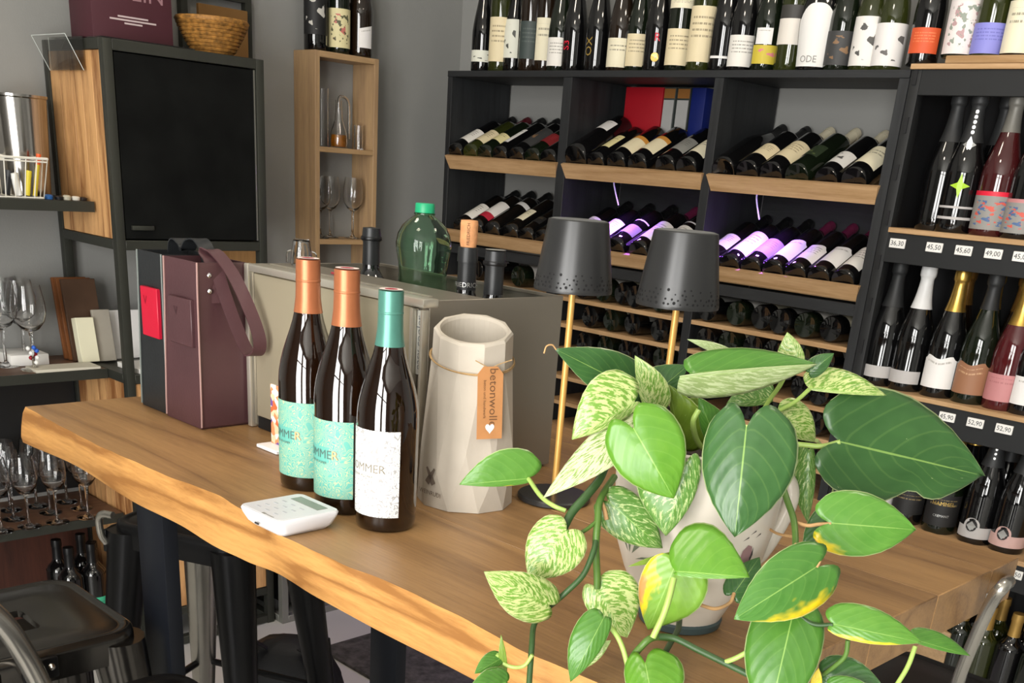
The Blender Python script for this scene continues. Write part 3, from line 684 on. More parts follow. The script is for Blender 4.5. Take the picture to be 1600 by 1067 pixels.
for px, lm_, wd in ((1527, LSIL, 'silver'), (1580, LROS, 'rose silver')):
    o = stand(px, 820, 2, 'champagne', G_black, K_grey, [(.016, .046, 150, lm_)], 0, 'black sparkling bottle with %s round logo label %s' % (wd, T2), capz=.2)
    V, F = disc_vf(.021, 20); print_on(o, 'champagne', '', 0, .048, -18, MATS[lm_.name], 'logo_disc', V=V, F=F, grow=.0008)
    n_ = 12; V = [Vector((.0145*math.cos(2*PI*i/n_), .0145*math.sin(2*PI*i/n_), 0)) for i in range(n_)]; print_on(o, 'champagne', '', 0, .048, -18, M_ink, 'logo_ring', V=V, F=[list(range(n_))], grow=.0014)
    V = [Vector((.0125*math.cos(PI/2*i), .0125*math.sin(PI/2*i), 0)) for i in range(4)]; print_on(o, 'champagne', '', 0, .048, -18, MK_sil, 'logo_diamond', V=V, F=[[0, 1, 2, 3]], grow=.002)
    for i in range(5):
        V, F = disc_vf(.0032, 8); print_on(o, 'champagne', '', 0, .222+.011*i, 0, MK_sil, 'foil_dot', V=V, F=F, grow=.0022)
stand(1500, 790, 2, 'champagne', G_black, K_gold, [], 0, 'gold foiled sparkling bottle at the back '+T2, 0.16, .22)
stand(1556, 800, 2, 'champagne', G_black, K_grey, [], 0, 'dark foiled sparkling bottle at the back '+T2, 0.16, .2)
T3 = 'on the bottom display shelf'
for i, (px, py, dy) in enumerate([(1470, 1100, .06), (1508, 1105, .05), (1550, 1110, .06), (1575, 1100, .13), (1592, 1118, .05), (1530, 1085, .15), (1500, 1085, .15), (1608, 1085, .2)]):
    p = at_y(px, py, RY+dy); p.z = SH2[3][0]
    bottle('bordeaux', standing(p, 0), (G_green, G_olive, G_black, G_black)[i % 4], K_tgold, [(.025, .10, 140, (LC2, LW)[i % 2])],
           'dark bottle with matte gold capsule, %s %s' % (['leftmost', 'second from left', 'fourth from left', 'back row second', 'rightmost front', 'third from left', 'back row left', 'back row right'][i], T3), 'gold capped bottles low on the display rack')
tag(box('wooden_wine_crate', -1.10, -0.98, RY+0.02, RY+0.2, SH2[3][0], SH2[3][0]+0.2, M_oaky, None, 0.002), 'small upright wooden crate on the bottom shelf of the display rack', 'crate')
# ------------------------------------------------------------------ steel-framed cabinet on the left wall
CX, CY0, CY1, CZ = -2.976, 1.423, 1.902, 1.748
M_cherry = wood('warm_plank', '#85562f', '#d3a26c', 'Z', 1.6, 0.5, 10, 0.2, rings=0.6, rfreq=6, rnd=0.28)
M_door = mat('black_chalkboard', '#0c0d0c', 0.8, 0, 0.5, 9, 0.05, spec=0.15)
M_alu = mat('pale_metal_edge', '#8f9087', 0.35, 0.7, 0.03)
cab = empty('steel_frame_cabinet', (-3.16, 1.66, 0), 'tall steel-framed cabinet with black door and wooden plank side', 'cabinet')
t = 0.026
for x in (CX-t, WAX+0.004):
    for y in (CY0, CY1-t): box('post', x, x+t, y, y+t, 0, CZ, M_frame, cab, 0.0015)
def hframe(z, t=0.026, name='frame_rail'):
    box(name, CX-t, CX, CY0+t, CY1-t, z-t, z, M_frame, cab, 0.001, 1); box(name, WAX+0.004, WAX+0.004+t, CY0+t, CY1-t, z-t, z, M_frame, cab, 0.001, 1)
    for y in (CY0, CY1-t): box(name, WAX+0.03, CX-t, y, y+t, z-t, z, M_frame, cab, 0.001, 1)
for z in (CZ, 1.258, 0.89, 0.135, 0.03): hframe(z)
box('cabinet_top', WAX+0.03, CX-t, CY0+t, CY1-t, CZ-0.012, CZ-0.002, M_frame, cab)
box('cabinet_floor', WAX+0.03, CX-t, CY0+t, CY1-t, 1.236, 1.25, M_frame, cab)
box('open_shelf', WAX+0.03, CX-t, CY0+t, CY1-t, 0.872, 0.886, M_frame, cab)
d = box('door', CX-0.016, CX-0.004, CY0+t+0.004, CY1-t-0.008, 1.262, CZ-t-0.003, M_door, cab, 0.001, 1)
box('handle', CX-0.004, CX+0.006, CY0+t+0.02, CY0+t+0.085, 1.285, 1.297, M_frame, d, 0.002)
box('door_edge', CX-0.016, CX-0.003, CY1-t-0.007, CY1-t-0.003, 1.262, CZ-t-0.003, M_alu, cab)
xs = [WAX+0.031, -3.262, -3.185, -3.125, -3.06, CX-t-0.001]
for a, b in zip(xs, xs[1:]):
    box('side_plank', a+0.0006, b-0.0006, CY0+0.005, CY0+0.021, 1.259, CZ-t-0.001, M_cherry, cab, 0.0008, 1)
    box('side_plank', a+0.0006, b-0.0006, CY0+0.005, CY0+0.021, 0.137, 0.862, M_cherry, cab, 0.0008, 1)
    box('side_plank', a+0.0006, b-0.0006, CY1-0.021, CY1-0.005, 1.259, CZ-t-0.001, M_cherry, cab, 0.0008, 1)
ys = [CY0+t, 1.535, 1.64, 1.76, CY1-t]
for a, b in zip(ys, ys[1:]): box('front_plank', CX-0.02, CX-0.006, a+0.0006, b-0.0006, 0.137, 0.862, M_cherry, cab, 0.0008, 1)

# things on the cabinet
M_maroon = mat('maroon_card', '#452028', 0.6, 0, 0.04)
bx = -3.03; ya, yb = at_x(146, 60, bx).y, at_x(271, 66, bx).y
e = empty('wine_box', (bx-0.06, (ya+yb)/2, CZ), 'maroon cardboard wine box standing on the steel cabinet', 'box')
box('carton', bx-0.13, bx, ya, yb, CZ+0.001, CZ+0.30, M_maroon, e, 0.002)
zt = at_x(206, 6, bx).z
text_on('lettering', 'WEIN', 0.062, (bx+0.0008, (ya+yb)/2+0.012, zt+0.026), (0, 1, 0), (0, 0, 1), mat('pale_maroon_print', '#8d6a70', 0.6), e)
for i, ww in enumerate((0.085, 0.13, 0.05)):
    z = at_x(206, 28+5*i, bx).z; box('print_line', bx, bx+0.0008, (ya+yb)/2-ww/2, (ya+yb)/2+ww/2, z-0.002, z+0.002, mat('pale_print', '#b9a8a8', 0.6), e)
y2 = at_x(303, 74, CX-0.01).y
tag(box('acrylic_sheet', -3.30, CX-0.005, CY0+0.002, y2, CZ+0.0005, CZ+0.0035, acrylic()), 'clear acrylic sheet lying under the maroon box', 'sheet')
# woven basket
M_wick = mat('wicker', '#96692f', 0.6, 0, 0.55, 75, 0.3, 150)
bp = at_x(333, 84, -3.06); bp.z = CZ
e = empty('wicker_basket', bp, 'small round wicker basket on the steel cabinet', 'basket')
V, F = [], []; NR = 9
for i in range(NR):
    f_ = i/(NR-1); rr = 0.052+0.042*f_**0.8
    pts = [Vector((bp.x+rr*math.cos(a)*(1+0.02*((k+i) % 2)), bp.y+rr*math.sin(a)*(1+0.02*((k+i) % 2)), CZ+0.005+0.0088*i)) for k, a in enumerate([2*PI*j/36 for j in range(36)])]
    v, f = tube_vf(pts, 0.0052, 5, closed=True); n0 = len(V); V += v; F += [[q+n0 for q in g] for g in f]
put('weave', V, F, M_wick, e, 60)
V, F = tube_vf([Vector((bp.x+0.096*math.cos(2*PI*j/36), bp.y+0.096*math.sin(2*PI*j/36), CZ+0.084)) for j in range(36)], 0.007, 6, closed=True); put('rim', V, F, M_wick, e, 60)
lathe('bottom', [(0.001, 0.001), (0.055, 0.001), (0.055, 0.004), (0.001, 0.004)], M_wick, e, tuple(bp), 20, False, False)
# open steel frame on the wall above
fx = -3.33; fa, fb = at_x(280, 20, fx).y, at_x(390, 20, fx).y
e = empty('wall_frame', (fx, (fa+fb)/2, CZ), 'open dark steel frame standing against the wall behind the basket', 'frame')
for y in (fa, fb-0.022): box('post', fx-0.012, fx+0.012, y, y+0.022, CZ+0.001, CZ+0.20, M_frame, e)
box('top_rail', fx-0.012, fx+0.012, fa+0.022, fb-0.022, CZ+0.175, CZ+0.20, M_frame, e); box('bottom_rail', fx-0.012, fx+0.012, fa+0.022, fb-0.022, CZ+0.001, CZ+0.02, M_frame, e)
tag(box('kraft_envelope', -3.30, -3.285, fa+0.04, fb-0.035, CZ+0.001, CZ+0.150, mat('kraft_paper', '#7d5a2e', 0.8, 0, 0.1), None, 0.001, 1), 'brown kraft envelope standing behind the wicker basket', 'envelope')
# acrylic leaflet holder hooked on the cabinet side
e = empty('leaflet_holder', (-3.19, CY0-0.02, 1.672), 'clear acrylic leaflet holder hooked over the cabinet side', 'leaflet holder')
A = acrylic()
put('back_plate', [(-3.29, CY0-0.004, 1.672), (-3.08, CY0-0.004, 1.672), (-3.08, CY0-0.004, CZ+0.004), (-3.29, CY0-0.004, CZ+0.004)], [[0, 1, 2, 3]], A, e); put('hook', [(-3.29, CY0-0.004, CZ+0.004), (-3.08, CY0-0.004, CZ+0.004), (-3.08, CY0+0.03, CZ+0.004), (-3.29, CY0+0.03, CZ+0.004)], [[0, 1, 2, 3]], A, e)
V = [(-3.29, CY0-0.007, 1.672), (-3.08, CY0-0.007, 1.672), (-3.08, CY0-0.05, 1.752), (-3.29, CY0-0.05, 1.752)]
put('front_plate', V, [[0, 1, 2, 3]], A, e)
M_aglint = mat('acrylic_edge_glint', '#d3dad6', 0.25, 0, 0)  # pale tubes: the highlight on the polished edges is put into their colour
for a_, b_ in (((-3.29, CY0-0.007, 1.672), (-3.29, CY0-0.05, 1.752)), ((-3.08, CY0-0.007, 1.672), (-3.08, CY0-0.05, 1.752)), ((-3.29, CY0-0.004, 1.672), (-3.29, CY0-0.004, CZ+0.004)), ((-3.29, CY0-0.05, 1.752), (-3.08, CY0-0.05, 1.752))): tube('edge', [a_, b_], 0.0009, M_aglint, e, 5)

# ------------------------------------------------------------------ left shelving: three boards
M_shelftop = wood('brown_shelf', '#4a3426', '#6a4c38', 'Y', 2, 0.55, 12)
M_sidewood = M_cherry
ls = empty('wall_shelving', (-3.22, 0.95, 0), 'dark wall shelving with brown boards left of the cabinet', 'shelving')
SHX = -3.092
for z, name in ((1.348, 'upper_board'), (0.89, 'counter_board'), (0.455, 'lower_board')):
    x1 = SHX if z > 0.5 else -3.06
    b = box(name, WAX+0.002, x1-0.006, 0.35, CY0-0.002, z-0.024, z, M_shelftop if z < 1.2 else M_frame, ls, 0.001, 1)
    box('edge_strip', x1-0.006, x1, 0.35, CY0-0.002, z-0.027, z, M_frame, b)
M_dkpanel = mat('black_panel', '#141516', 0.6, 0, 0.05)
M_redwood = wood('dark_red_back', '#3a2018', '#532e22', 'Z', 2, 0.6)
box('back_panel', WAX+0.002, WAX+0.012, 0.35, CY0-0.002, 0.47, 0.86, M_dkpanel, ls)
box('lower_back_panel', WAX+0.002, WAX+0.012, 0.35, CY0-0.002, 0.03, 0.425, M_redwood, ls)
box('floor_board', WAX+0.002, -3.06, 0.35, CY0-0.002, 0.02, 0.06, M_frame, ls)
box('end_panel', WAX+0.012, -3.06, 0.35, 0.372, 0.06, 0.865, M_dkpanel, ls)

def wine_glass(p, h, r, label, group):
    s = h/0.22
    pr = [(0.0005, 0.0), (0.033*s, 0.0), (0.034*s, 0.002), (0.012*s, 0.006*s), (0.0042*s, 0.014*s), (0.0036*s, 0.085*s), (0.006*s, 0.098*s), (r*0.55, 0.108*s), (r*0.88, 0.128*s), (r, 0.152*s), (r*0.97, 0.175*s), (r*0.80, 0.215*s), (r*0.78, 0.219*s),
          (r*0.76, 0.219*s), (r*0.78, 0.214*s), (r*0.95, 0.175*s), (r*0.975, 0.152*s), (r*0.86, 0.130*s), (r*0.52, 0.1115*s), (0.0005, 0.104*s)]
    k = ('wg', round(h, 3), round(r, 3))
    if k not in MC: V, F = lathe_vf(pr, 20, False, False); MC[k] = mesh('wine_glass', V, F, 60); MC[k].materials.append(M_glass)
    o = bpy.data.objects.new('wine_glass', MC[k]); C.objects.link(o); o.location = p; return tag(o, label, 'wine glass', group)
for i, (px, py, wd) in enumerate([(10, 572, 'front one cut by the frame edge'), (54, 578, 'front right with beads round its stem'), (40, 566, 'behind the beaded one'), (17, 557, 'at the back by the wall')]):
    wine_glass(at_z(px, py, 0.8905), 0.235, 0.047, 'large clear wine glass on the counter board, '+wd, 'wine glasses on the counter')
for i, (px, py) in enumerate([(3, 830), (46, 823), (90, 816), (138, 808), (22, 811), (79, 801), (128, 794), (17, 797), (58, 791), (105, 784)]):
    wine_glass(at_z(px, py, 0.4555), 0.215, 0.037, 'slender clear wine glass on the lower board, %s' % ['front row first', 'front row second', 'front row third', 'front row fourth', 'middle row first', 'middle row second', 'middle row third', 'back row first', 'back row second', 'back row third'][i], 'wine glasses on the lower board')
for i, (px, py) in enumerate([(87, 843), (125, 834), (110, 858), (128, 869), (156, 858), (143, 846)]):
    p = at_z(px, py, 0.06+0.298); p.z = 0.0605
    p.x = min(max(p.x, -3.30), -3.11); p.y = min(p.y, CY0-0.045)
    bottle('bordeaux', standing(p, 10), G_black, K_black, [(.05, .13, 120, LDG if i != 4 else label_mat('mint_label', '#3fae86', '#2b7a5f'))], 'dark bottle under the lower board, %s' % ['leftmost', 'tall one at the back', 'second from left in front', 'front middle', 'rightmost with mint green label', 'back right'][i], 'bottles under the lower board')

# beads on the glass stem
gp = at_z(54, 578, 0.8905)
e = empty('bead_charm', (gp.x, gp.y, 0.905), 'blue, red and white bead charm round a wine glass stem', 'charm')
for i, (dx, dz, c_) in enumerate(((0, .050, '#2c5fc4'), (.004, .040, '#2c5fc4'), (-.004, .028, '#9c1f2c'), (.004, .018, '#9c1f2c'), (-.012, .046, '#e8e8e4'), (-.012, .034, '#e8e8e4'), (.002, .008, '#e8e8e4'), (-.010, .020, '#e8e8e4'))):
    a = i*1.1; V, F = lathe_vf([(0.0005, -.0065), (.005, -.004), (.0068, 0), (.005, .004), (.0005, .0065)], 10, False, False, gp.x+.011*math.cos(a), gp.y+.011*math.sin(a), .905+dz)
    put('bead', V, F, mat('bead_'+c_, c_, 0.3, 0, 0), e, 60)

# leaning menus, booklets, papers on the counter and the cabinet's open shelf
M_brown = mat('brown_leatherette', '#4a3424', 0.55, 0, 0.06, 30); M_brown2 = mat('cognac_leatherette', '#7a4a26', 0.55, 0, 0.06, 30)
def leaning(name, xb, y0, y1, h, thick, lean, m, label, cat, group=None, z=0.8905, rz=0.0):
    """board of height h standing on z, leaning back towards the wall (-x)"""
    V, F = box_vf(-thick/2, thick/2, -(y1-y0)/2, (y1-y0)/2, 0, h, 0.0012, 1)
    me = mesh(name, V, F, 40); o = link(name, me, m, None, (xb, (y0+y1)/2, z+thick*0.5*abs(math.sin(lean)))); o.rotation_euler = (0, -lean, rz); return tag(o, label, cat, group)
for i, (dx, mm, wd) in enumerate(((0.0, M_brown2, 'rear'), (0.022, M_brown2, 'middle'), (0.044, M_brown, 'front dark'))):
    leaning('menu_board', -3.272+dx, 1.372+0.004*i, 1.475+0.004*i, 0.235, 0.012, math.radians(11), mm, 'tall brown menu board leaning on the open cabinet shelf, %s one of three' % wd, 'menu', 'brown menu boards', 0.8905)
leaning('booklet', -3.193, 1.385, 1.440, 0.128, 0.030, math.radians(11), mat('cream_paper', '#dcd8bd', 0.7, 0, 0.03), 'thick cream booklet leaning against the brown menu boards', 'booklet', None, 0.8905)
leaning('booklet', -3.2, 1.446, 1.50, 0.15, 0.012, math.radians(11), mat('taupe_card', '#9a9488', 0.7, 0, 0.05), 'taupe booklet leaning right of the cream booklet', 'booklet', None, 0.8905)
pm = at_z(130, 572, 0.891)
tag(box('magazine', -3.172, -3.096, pm.y-0.16, CY0-0.02, 0.8905, 0.8985, label_mat('magazine_cover', '#c9c4b4', '#6f6a4d', 'art', art=5), None, 0.001, 1), 'magazine lying at the counter edge beside the menu boards', 'magazine')
tag(box('white_book', -3.33, -3.21, 1.19, 1.30, 0.8905, 0.922, M_paper, None, 0.002), 'white book lying flat behind the wine glasses', 'book')
def sheet(name, x, y0, y1, z0, z1, lean, label, group=None):
    leaning(name, x, y0, y1, z1-z0, 0.003, lean, label_mat('printed_sheet', '#e3e1df', '#6c6a68', n=12), label, 'leaflet', group, 0.8865)
sheet('leaflet', -3.245, 1.52, 1.62, 0, 0.145, math.radians(9), 'white printed leaflet standing on the open cabinet shelf, left one', 'standing leaflets')
sheet('leaflet', -3.245, 1.635, 1.73, 0, 0.15, math.radians(9), 'white printed leaflet standing on the open cabinet shelf, middle one', 'standing leaflets')
sheet('leaflet', -3.245, 1.745, 1.86, 0, 0.15, math.radians(9), 'white printed leaflet standing on the open cabinet shelf, right one', 'standing leaflets')
for i, (x0, y0, wd) in enumerate(((-3.10, 1.47, 'left'), (-3.12, 1.66, 'right'))):
    tag(box('paper_stack', x0-0.03, x0+0.11, y0, y0+0.17, 0.8865, 0.902+0.006*i, M_paper, None, 0.001, 1), 'stack of white papers lying on the open cabinet shelf, %s one' % wd, 'papers', 'paper stacks')
# wooden board with cut corners at the back of the open shelf
fx = -3.27; a, b = at_x(305, 430, fx).y, at_x(408, 430, fx).y; zt = at_x(350, 374, fx).z-0.005; c = 0.035; zb = 0.891
P = [(a, zb), (b, zb), (b, zt-c*2), (b-c, zt), (a+c, zt), (a, zt-c*2)]
V = [(fx, y, z) for y, z in P]+[(fx-0.018, y, z) for y, z in P]
tag(put('wooden_board', V, [[0, 1, 2, 3, 4, 5], [11, 10, 9, 8, 7, 6]]+[[i, i+6, (i+1) % 6+6, (i+1) % 6] for i in range(6)], wood('board_plank', '#8f6a40', '#b08655', 'Z', 2, 0.5)), 'wooden board with cut corners behind the leather bags', 'board')

# ---- upper board: steel bucket, wire basket with clutter
bk = at_z(26, 302, 1.3485); bk.x = -3.245; bk.y = at_x(30, 200, -3.245).y
e = empty('steel_bucket', (bk.x, bk.y, 1.3485), 'shiny stainless steel wine bucket behind the wire basket', 'bucket')
lathe('wall', [(0.060, 0.0), (0.066, 0.002), (0.076, 0.245), (0.079, 0.248), (0.079, 0.254), (0.074, 0.254), (0.064, 0.01), (0.001, 0.008)], mat('polished_steel', '#b5b1ac', 0.16, 1.0, 0), e, (bk.x, bk.y, 1.3485), 32, True, False)
M_wire = mat('white_coated_wire', '#dedbd0', 0.45, 0, 0.02)
y1 = at_x(68, 300, -3.11).y
e = empty('wire_basket', (-3.15, y1-0.1, 1.3485), 'white wire basket full of pens on the upper board', 'basket')
bx0, bx1, by0, by1, bz = -3.205, -3.112, y1-0.20, y1, 1.3495
def rect(x0, x1, y0, y1, z): return [(x0, y0, z), (x1, y0, z), (x1, y1, z), (x0, y1, z)]
V, F = [], []
def addtube(pts, r, closed=False, n=5):
    v, f = tube_vf(pts, r, n, closed=closed); k = len(V); V.extend(v); F.extend([[q+k for q in g] for g in f])
zt = bz+0.100; g_ = 0.014
for z, g2, r in ((bz+0.002, 0, 0.0022), (zt, g_, 0.0034), (zt-0.008, g_*0.9, 0.002)):
    for p0, p1 in zip(rect(bx0-g2, bx1+g2, by0-g2, by1+g2, z), rect(bx0-g2, bx1+g2, by0-g2, by1+g2, z)[1:]+rect(bx0-g2, bx1+g2, by0-g2, by1+g2, z)[:1]): addtube([p0, p1], r)
for i in range(9):
    y = by0+(by1-by0)*i/8; yt = by0-g_+(by1-by0+2*g_)*i/8; addtube([(bx1, y, bz), (bx1+g_, yt, zt)], 0.0017); addtube([(bx0, y, bz), (bx0-g_, yt, zt)], 0.0017); addtube([(bx0, y, bz+0.001), (bx1, y, bz+0.001)], 0.0015)
for i in range(5):
    x = bx0+(bx1-bx0)*i/4; xt = bx0-g_+(bx1-bx0+2*g_)*i/4; addtube([(x, by1, bz), (xt, by1+g_, zt)], 0.0017); addtube([(x, by0, bz), (xt, by0-g_, zt)], 0.0017)
put('wire_frame', V, F, M_wire, e, 60)
def pen(y, x, h, r, c_, tip, lean, label):
    e = empty('marker_pen', (x, y, bz+0.006), label, 'pen', 'pens in the wire basket')
    V, F = tube_vf([(x, y, bz+0.006), (x+lean[0], y+lean[1], bz+0.006+h*0.75)], r, 8); put('barrel', V, F, mat('pen_'+c_, c_, 0.4, 0, 0), e, 50)
    V, F = tube_vf([(x+lean[0], y+lean[1], bz+0.006+h*0.75), (x+lean[0]*1.33, y+lean[1]*1.33, bz+0.006+h)], r*1.1, 8); put('cap', V, F, mat('pen_'+tip, tip, 0.4, 0, 0), e, 50)
for a in ((by1-0.018, bx1-0.012, .105, .006, '#d9c23a', '#e8602a', (0.004, 0.014), 'yellow marker pen with orange cap sticking out of the basket'),
          (by1-0.035, bx1-0.02, .062, .007, '#e2cf3c', '#e2cf3c', (0.0, 0.008), 'short yellow marker pen in the basket corner'),
          (by1-0.06, bx1-0.014, .055, .010, '#e6e6e2', '#e6e6e2', (0.0, -0.006), 'thick white marker pen in the wire basket'),
          (by1-0.09, bx1-0.02, .060, .009, '#222326', '#3a3b3e', (0.0, 0.01), 'thick black marker pen in the wire basket'),
          (by1-0.125, bx1-0.014, .062, .008, '#dfcf45', '#e9dd74', (0.0, -0.004), 'pale yellow marker pen in the wire basket'),
          (by1-0.155, bx1-0.02, .052, .011, '#d9d9d6', '#8d8d8b', (0.0, 0.006), 'white marker pen with grey cap in the wire basket'),
          (by1-0.105, bx1-0.05, .07, .008, '#33353a', '#9a9a98', (0.0, -0.01), 'dark grey marker pen at the back of the wire basket')): pen(*a)
for i, (px, dz, c_, wd) in enumerate(((76, 0.012, '#2a5d9c', 'blue'), (92, 0.010, '#1c1d20', 'black'), (104, 0.012, '#b9b6a5', 'beige'), (118, 0.010, '#d9d6cc', 'white'), (131, 0.009, '#2b2422', 'dark brown'))):
    p = at_x(px, 305, -3.13)
    V, F = lathe_vf([(0.0005, 0), (0.011, 0.0), (0.012, dz*0.7), (0.008, dz), (0.0005, dz*1.05)], 10, False, False, p.x, min(p.y, CY0-0.016), 1.3485)
    tag(put('bottle_stopper', V, F, mat('stopper_'+c_, c_, 0.3, 0, 0.1), None, 50), 'small %s bottle stopper lying on the upper board' % wd, 'stopper', 'stoppers on the upper board')

# ------------------------------------------------------------------ narrow oak wall shelf
NX, NY0, NY1 = -3.227, 2.254, 2.512; NZ = 1.818
ns = empty('oak_wall_shelf', (-3.29, 2.383, 0.93), 'narrow tall oak wall shelf with open compartments', 'shelf')
th = 0.018
box('side_board', WAX+0.001, NX, NY0, NY0+th, 0.93, NZ, M_oakz, ns, 0.001, 1); box('side_board', WAX+0.001, NX, NY1-th, NY1, 0.93, NZ, M_oakz, ns, 0.001, 1)
box('top_board', WAX+0.001, NX, NY0+th, NY1-th, NZ-th, NZ, M_oaky, ns, 0.001, 1)
for z in (1.537, 1.247, 0.948): box('shelf_board', WAX+0.001, NX, NY0+th, NY1-th, z-0.016, z, M_oaky, ns, 0.001, 1)
for i, (px, t_, g, k, labs, face, wd) in enumerate(((493, 'bordeaux', G_black, K_black, [(.045, .17, 150, LFOL)], 0, 'black bottle with white leaf drawing'), (529, 'bordeaux', G_green, K_black, [(.018, .13, 140, LFLORAL)], 8, 'green bottle with cream floral label'), (563, 'burgundy', G_brown, K_black, [(.028, .095, 70, LPLN, 28, 'slant')], 0, 'dark bottle with slanted white label'))):
    p = at_x(px, 60, -3.284); p.z = NZ+0.0005
    bottle(t_, standing(p, face), g, k, labs, wd+' on top of the narrow oak shelf', 'bottles on the oak shelf')
def glass_tube(name, p, r, h, wall, label, cat, m=None):
    V, F = lathe_vf([(0.0005, 0), (r, 0), (r, h), (r-wall, h), (r-wall, 0.004), (0.0005, 0.004)], 20, False, False, *p); return tag(put(name, V, F, m or M_glass, None, 50), label, cat)
zs = 1.5375
p = at_x(503, 220, -3.272); glass_tube('glass_cylinder', (p.x, p.y, zs), 0.022, 0.175, 0.002, 'tall clear glass cylinder in the upper oak compartment', 'vase')
p = at_x(529, 225, -3.275)
e = empty('glass_carafe', (p.x, p.y, zs), 'small glass carafe with bent glass spout and amber liquid', 'carafe')
lathe('glass_body', [(0.0005, 0), (0.028, 0), (0.031, 0.02), (0.028, 0.045), (0.014, 0.085), (0.010, 0.14), (0.012, 0.145), (0.010, 0.145), (0.0085, 0.14), (0.012, 0.085), (0.026, 0.045), (0.029, 0.02), (0.026, 0.003), (0.0005, 0.003)], M_glass, e, (p.x, p.y, zs), 20, False, False)
lathe('liquid', [(0.0005, 0.0035), (0.0255, 0.0035), (0.0283, 0.02), (0.0262, 0.040), (0.0005, 0.040)], mat('amber_liquid', '#c47a18', 0.15, 0, 0, trans=0.5), e, (p.x, p.y, zs), 20, False, False)
tube('spout', [(p.x, p.y, zs+0.12), (p.x, p.y, zs+0.15), (p.x, p.y+0.012, zs+0.158), (p.x, p.y+0.034, zs+0.15), (p.x, p.y+0.042, zs+0.12), (p.x, p.y+0.042, zs+0.03)], 0.0045, M_glass, e, 8, sub=5)
p = at_x(560, 228, -3.27); glass_tube('shot_glass', (p.x, min(p.y, NY1-th-0.02), zs), 0.016, 0.075, 0.002, 'small straight clear glass at the right of the oak compartment', 'glass')
for i, px in enumerate((497, 523, 551)):
    p = at_x(px, 370, -3.275); y = min(max(p.y, NY0+th+0.036), NY1-th-0.036)
    wine_glass((p.x-0.028*(i == 1), y, 1.2475), 0.2, 0.036, 'clear wine glass in the lower oak compartment, %s of three' % ('left', 'middle', 'right')[i], 'wine glasses in the oak shelf')

# grey steel frame stand on the floor below, rug, backpack
M_gst = mat('grey_steel', '#8c8c86', 0.4, 0.5, 0.05)
e = empty('steel_stand', (-3.12, 2.12, 0), 'low grey steel frame stand on the floor beside the cabinet', 'stand')
for x in (-2.965, -3.325):
    for y in (1.912, 2.34): box('post', x, x+0.025, y, y+0.025, 0, 0.62, M_gst, e, 0.001, 1)
for z in (0.0, 0.595):
    for y in (1.912, 2.34): box('rail', -3.30, -2.965, y, y+0.025, z, z+0.025, M_gst, e, 0.001, 1)
    for x in (-2.965, -3.325): box('rail', x, x+0.025, 1.937, 2.34, z, z+0.025, M_gst, e, 0.001, 1)
box('panel', -3.30, -2.97, 1.94, 2.338, 0.06, 0.58, M_dkpanel, e)
rp = at_z(590, 1052, 0)
M_rug = mat('charcoal_rug', '#4a4846', 0.95, 0, 0.5, 40, 0.5, 120)
tag(box('rug', rp.x-0.25, rp.x+0.55, rp.y-0.05, rp.y+0.5, 0.0, 0.012, M_rug, None, 0.004), 'charcoal patterned rug on the floor under the table', 'rug')
# ------------------------------------------------------------------ bar table with live-edge oak top
TZ = 1.09; TX0, TX1 = -1.85, -0.465
M_top = wood('oiled_oak_top', '#775736', '#9f7a4e', 'X', 1.5, 0.42, 16, 0.25, 1.6, rings=0.45, rfreq=9, rnd=0.1)
M_leg = mat('blue_black_steel', '#15181f', 0.4, 0.3, 0.04)
tb = empty('bar_table', (-1.157, 1.08, 0), 'high oak bar table with live edge and dark steel legs', 'table')
EDGE_T = [(-1.86, .698), (-1.70, .691), (-1.558, .688), (-1.387, .694), (-1.242, .708), (-1.16, .700), (-1.06, .686), (-.95, .688), (-.848, .698), (-.741, .697), (-.65, .690), (-.556, .697), (-.4, .692)]
EDGE_B = [(-1.86, .687), (-1.679, .699), (-1.433, .686), (-1.322, .690), (-1.213, .684), (-1.15, .688), (-1.084, .697), (-.988, .691), (-.879, .690), (-.74, .693), (-.4, .692)]
def live(x, z):
    # front edge of the trunk slab: gentle wander, a knot swelling near x=-1.22
    def ip(P):
        for (a, ya), (b, yb) in zip(P, P[1:]):
            if a <= x <= b: s = (x-a)/(b-a); s = s*s*(3-2*s); return ya+(yb-ya)*s
        return P[-1][1]
    top = ip(EDGE_T); bot = ip(EDGE_B)
    return bot+(top-bot)*z-0.0015*math.sin(PI*z)+0.0006*math.sin(x*90)*z
rows, cols = 7, 150; y1 = 0.905
V, F = [], []
for i in range(cols+1):
    x = TX0+(TX1-TX0)*i/cols
    ring = [(x, y1-0.0006, TZ), (x, live(x, 1)+0.012, TZ)]
    for j in range(rows): s = 1-j/(rows-1); e_ = 0.003*(1-min(1, min(s, 1-s)*8)); ring.append((x, live(x, s)+e_, TZ-0.06+0.06*s))
    ring += [(x, y1-0.0006, TZ-0.06)]; V += ring
k = rows+3
for i in range(cols):
    for j in range(k-1): F.append([i*k+j, i*k+j+1, (i+1)*k+j+1, (i+1)*k+j])
    F.append([i*k+k-1, i*k, (i+1)*k, (i+1)*k+k-1])
F.append(list(range(k))[::-1]); F.append([cols*k+j for j in range(k)])
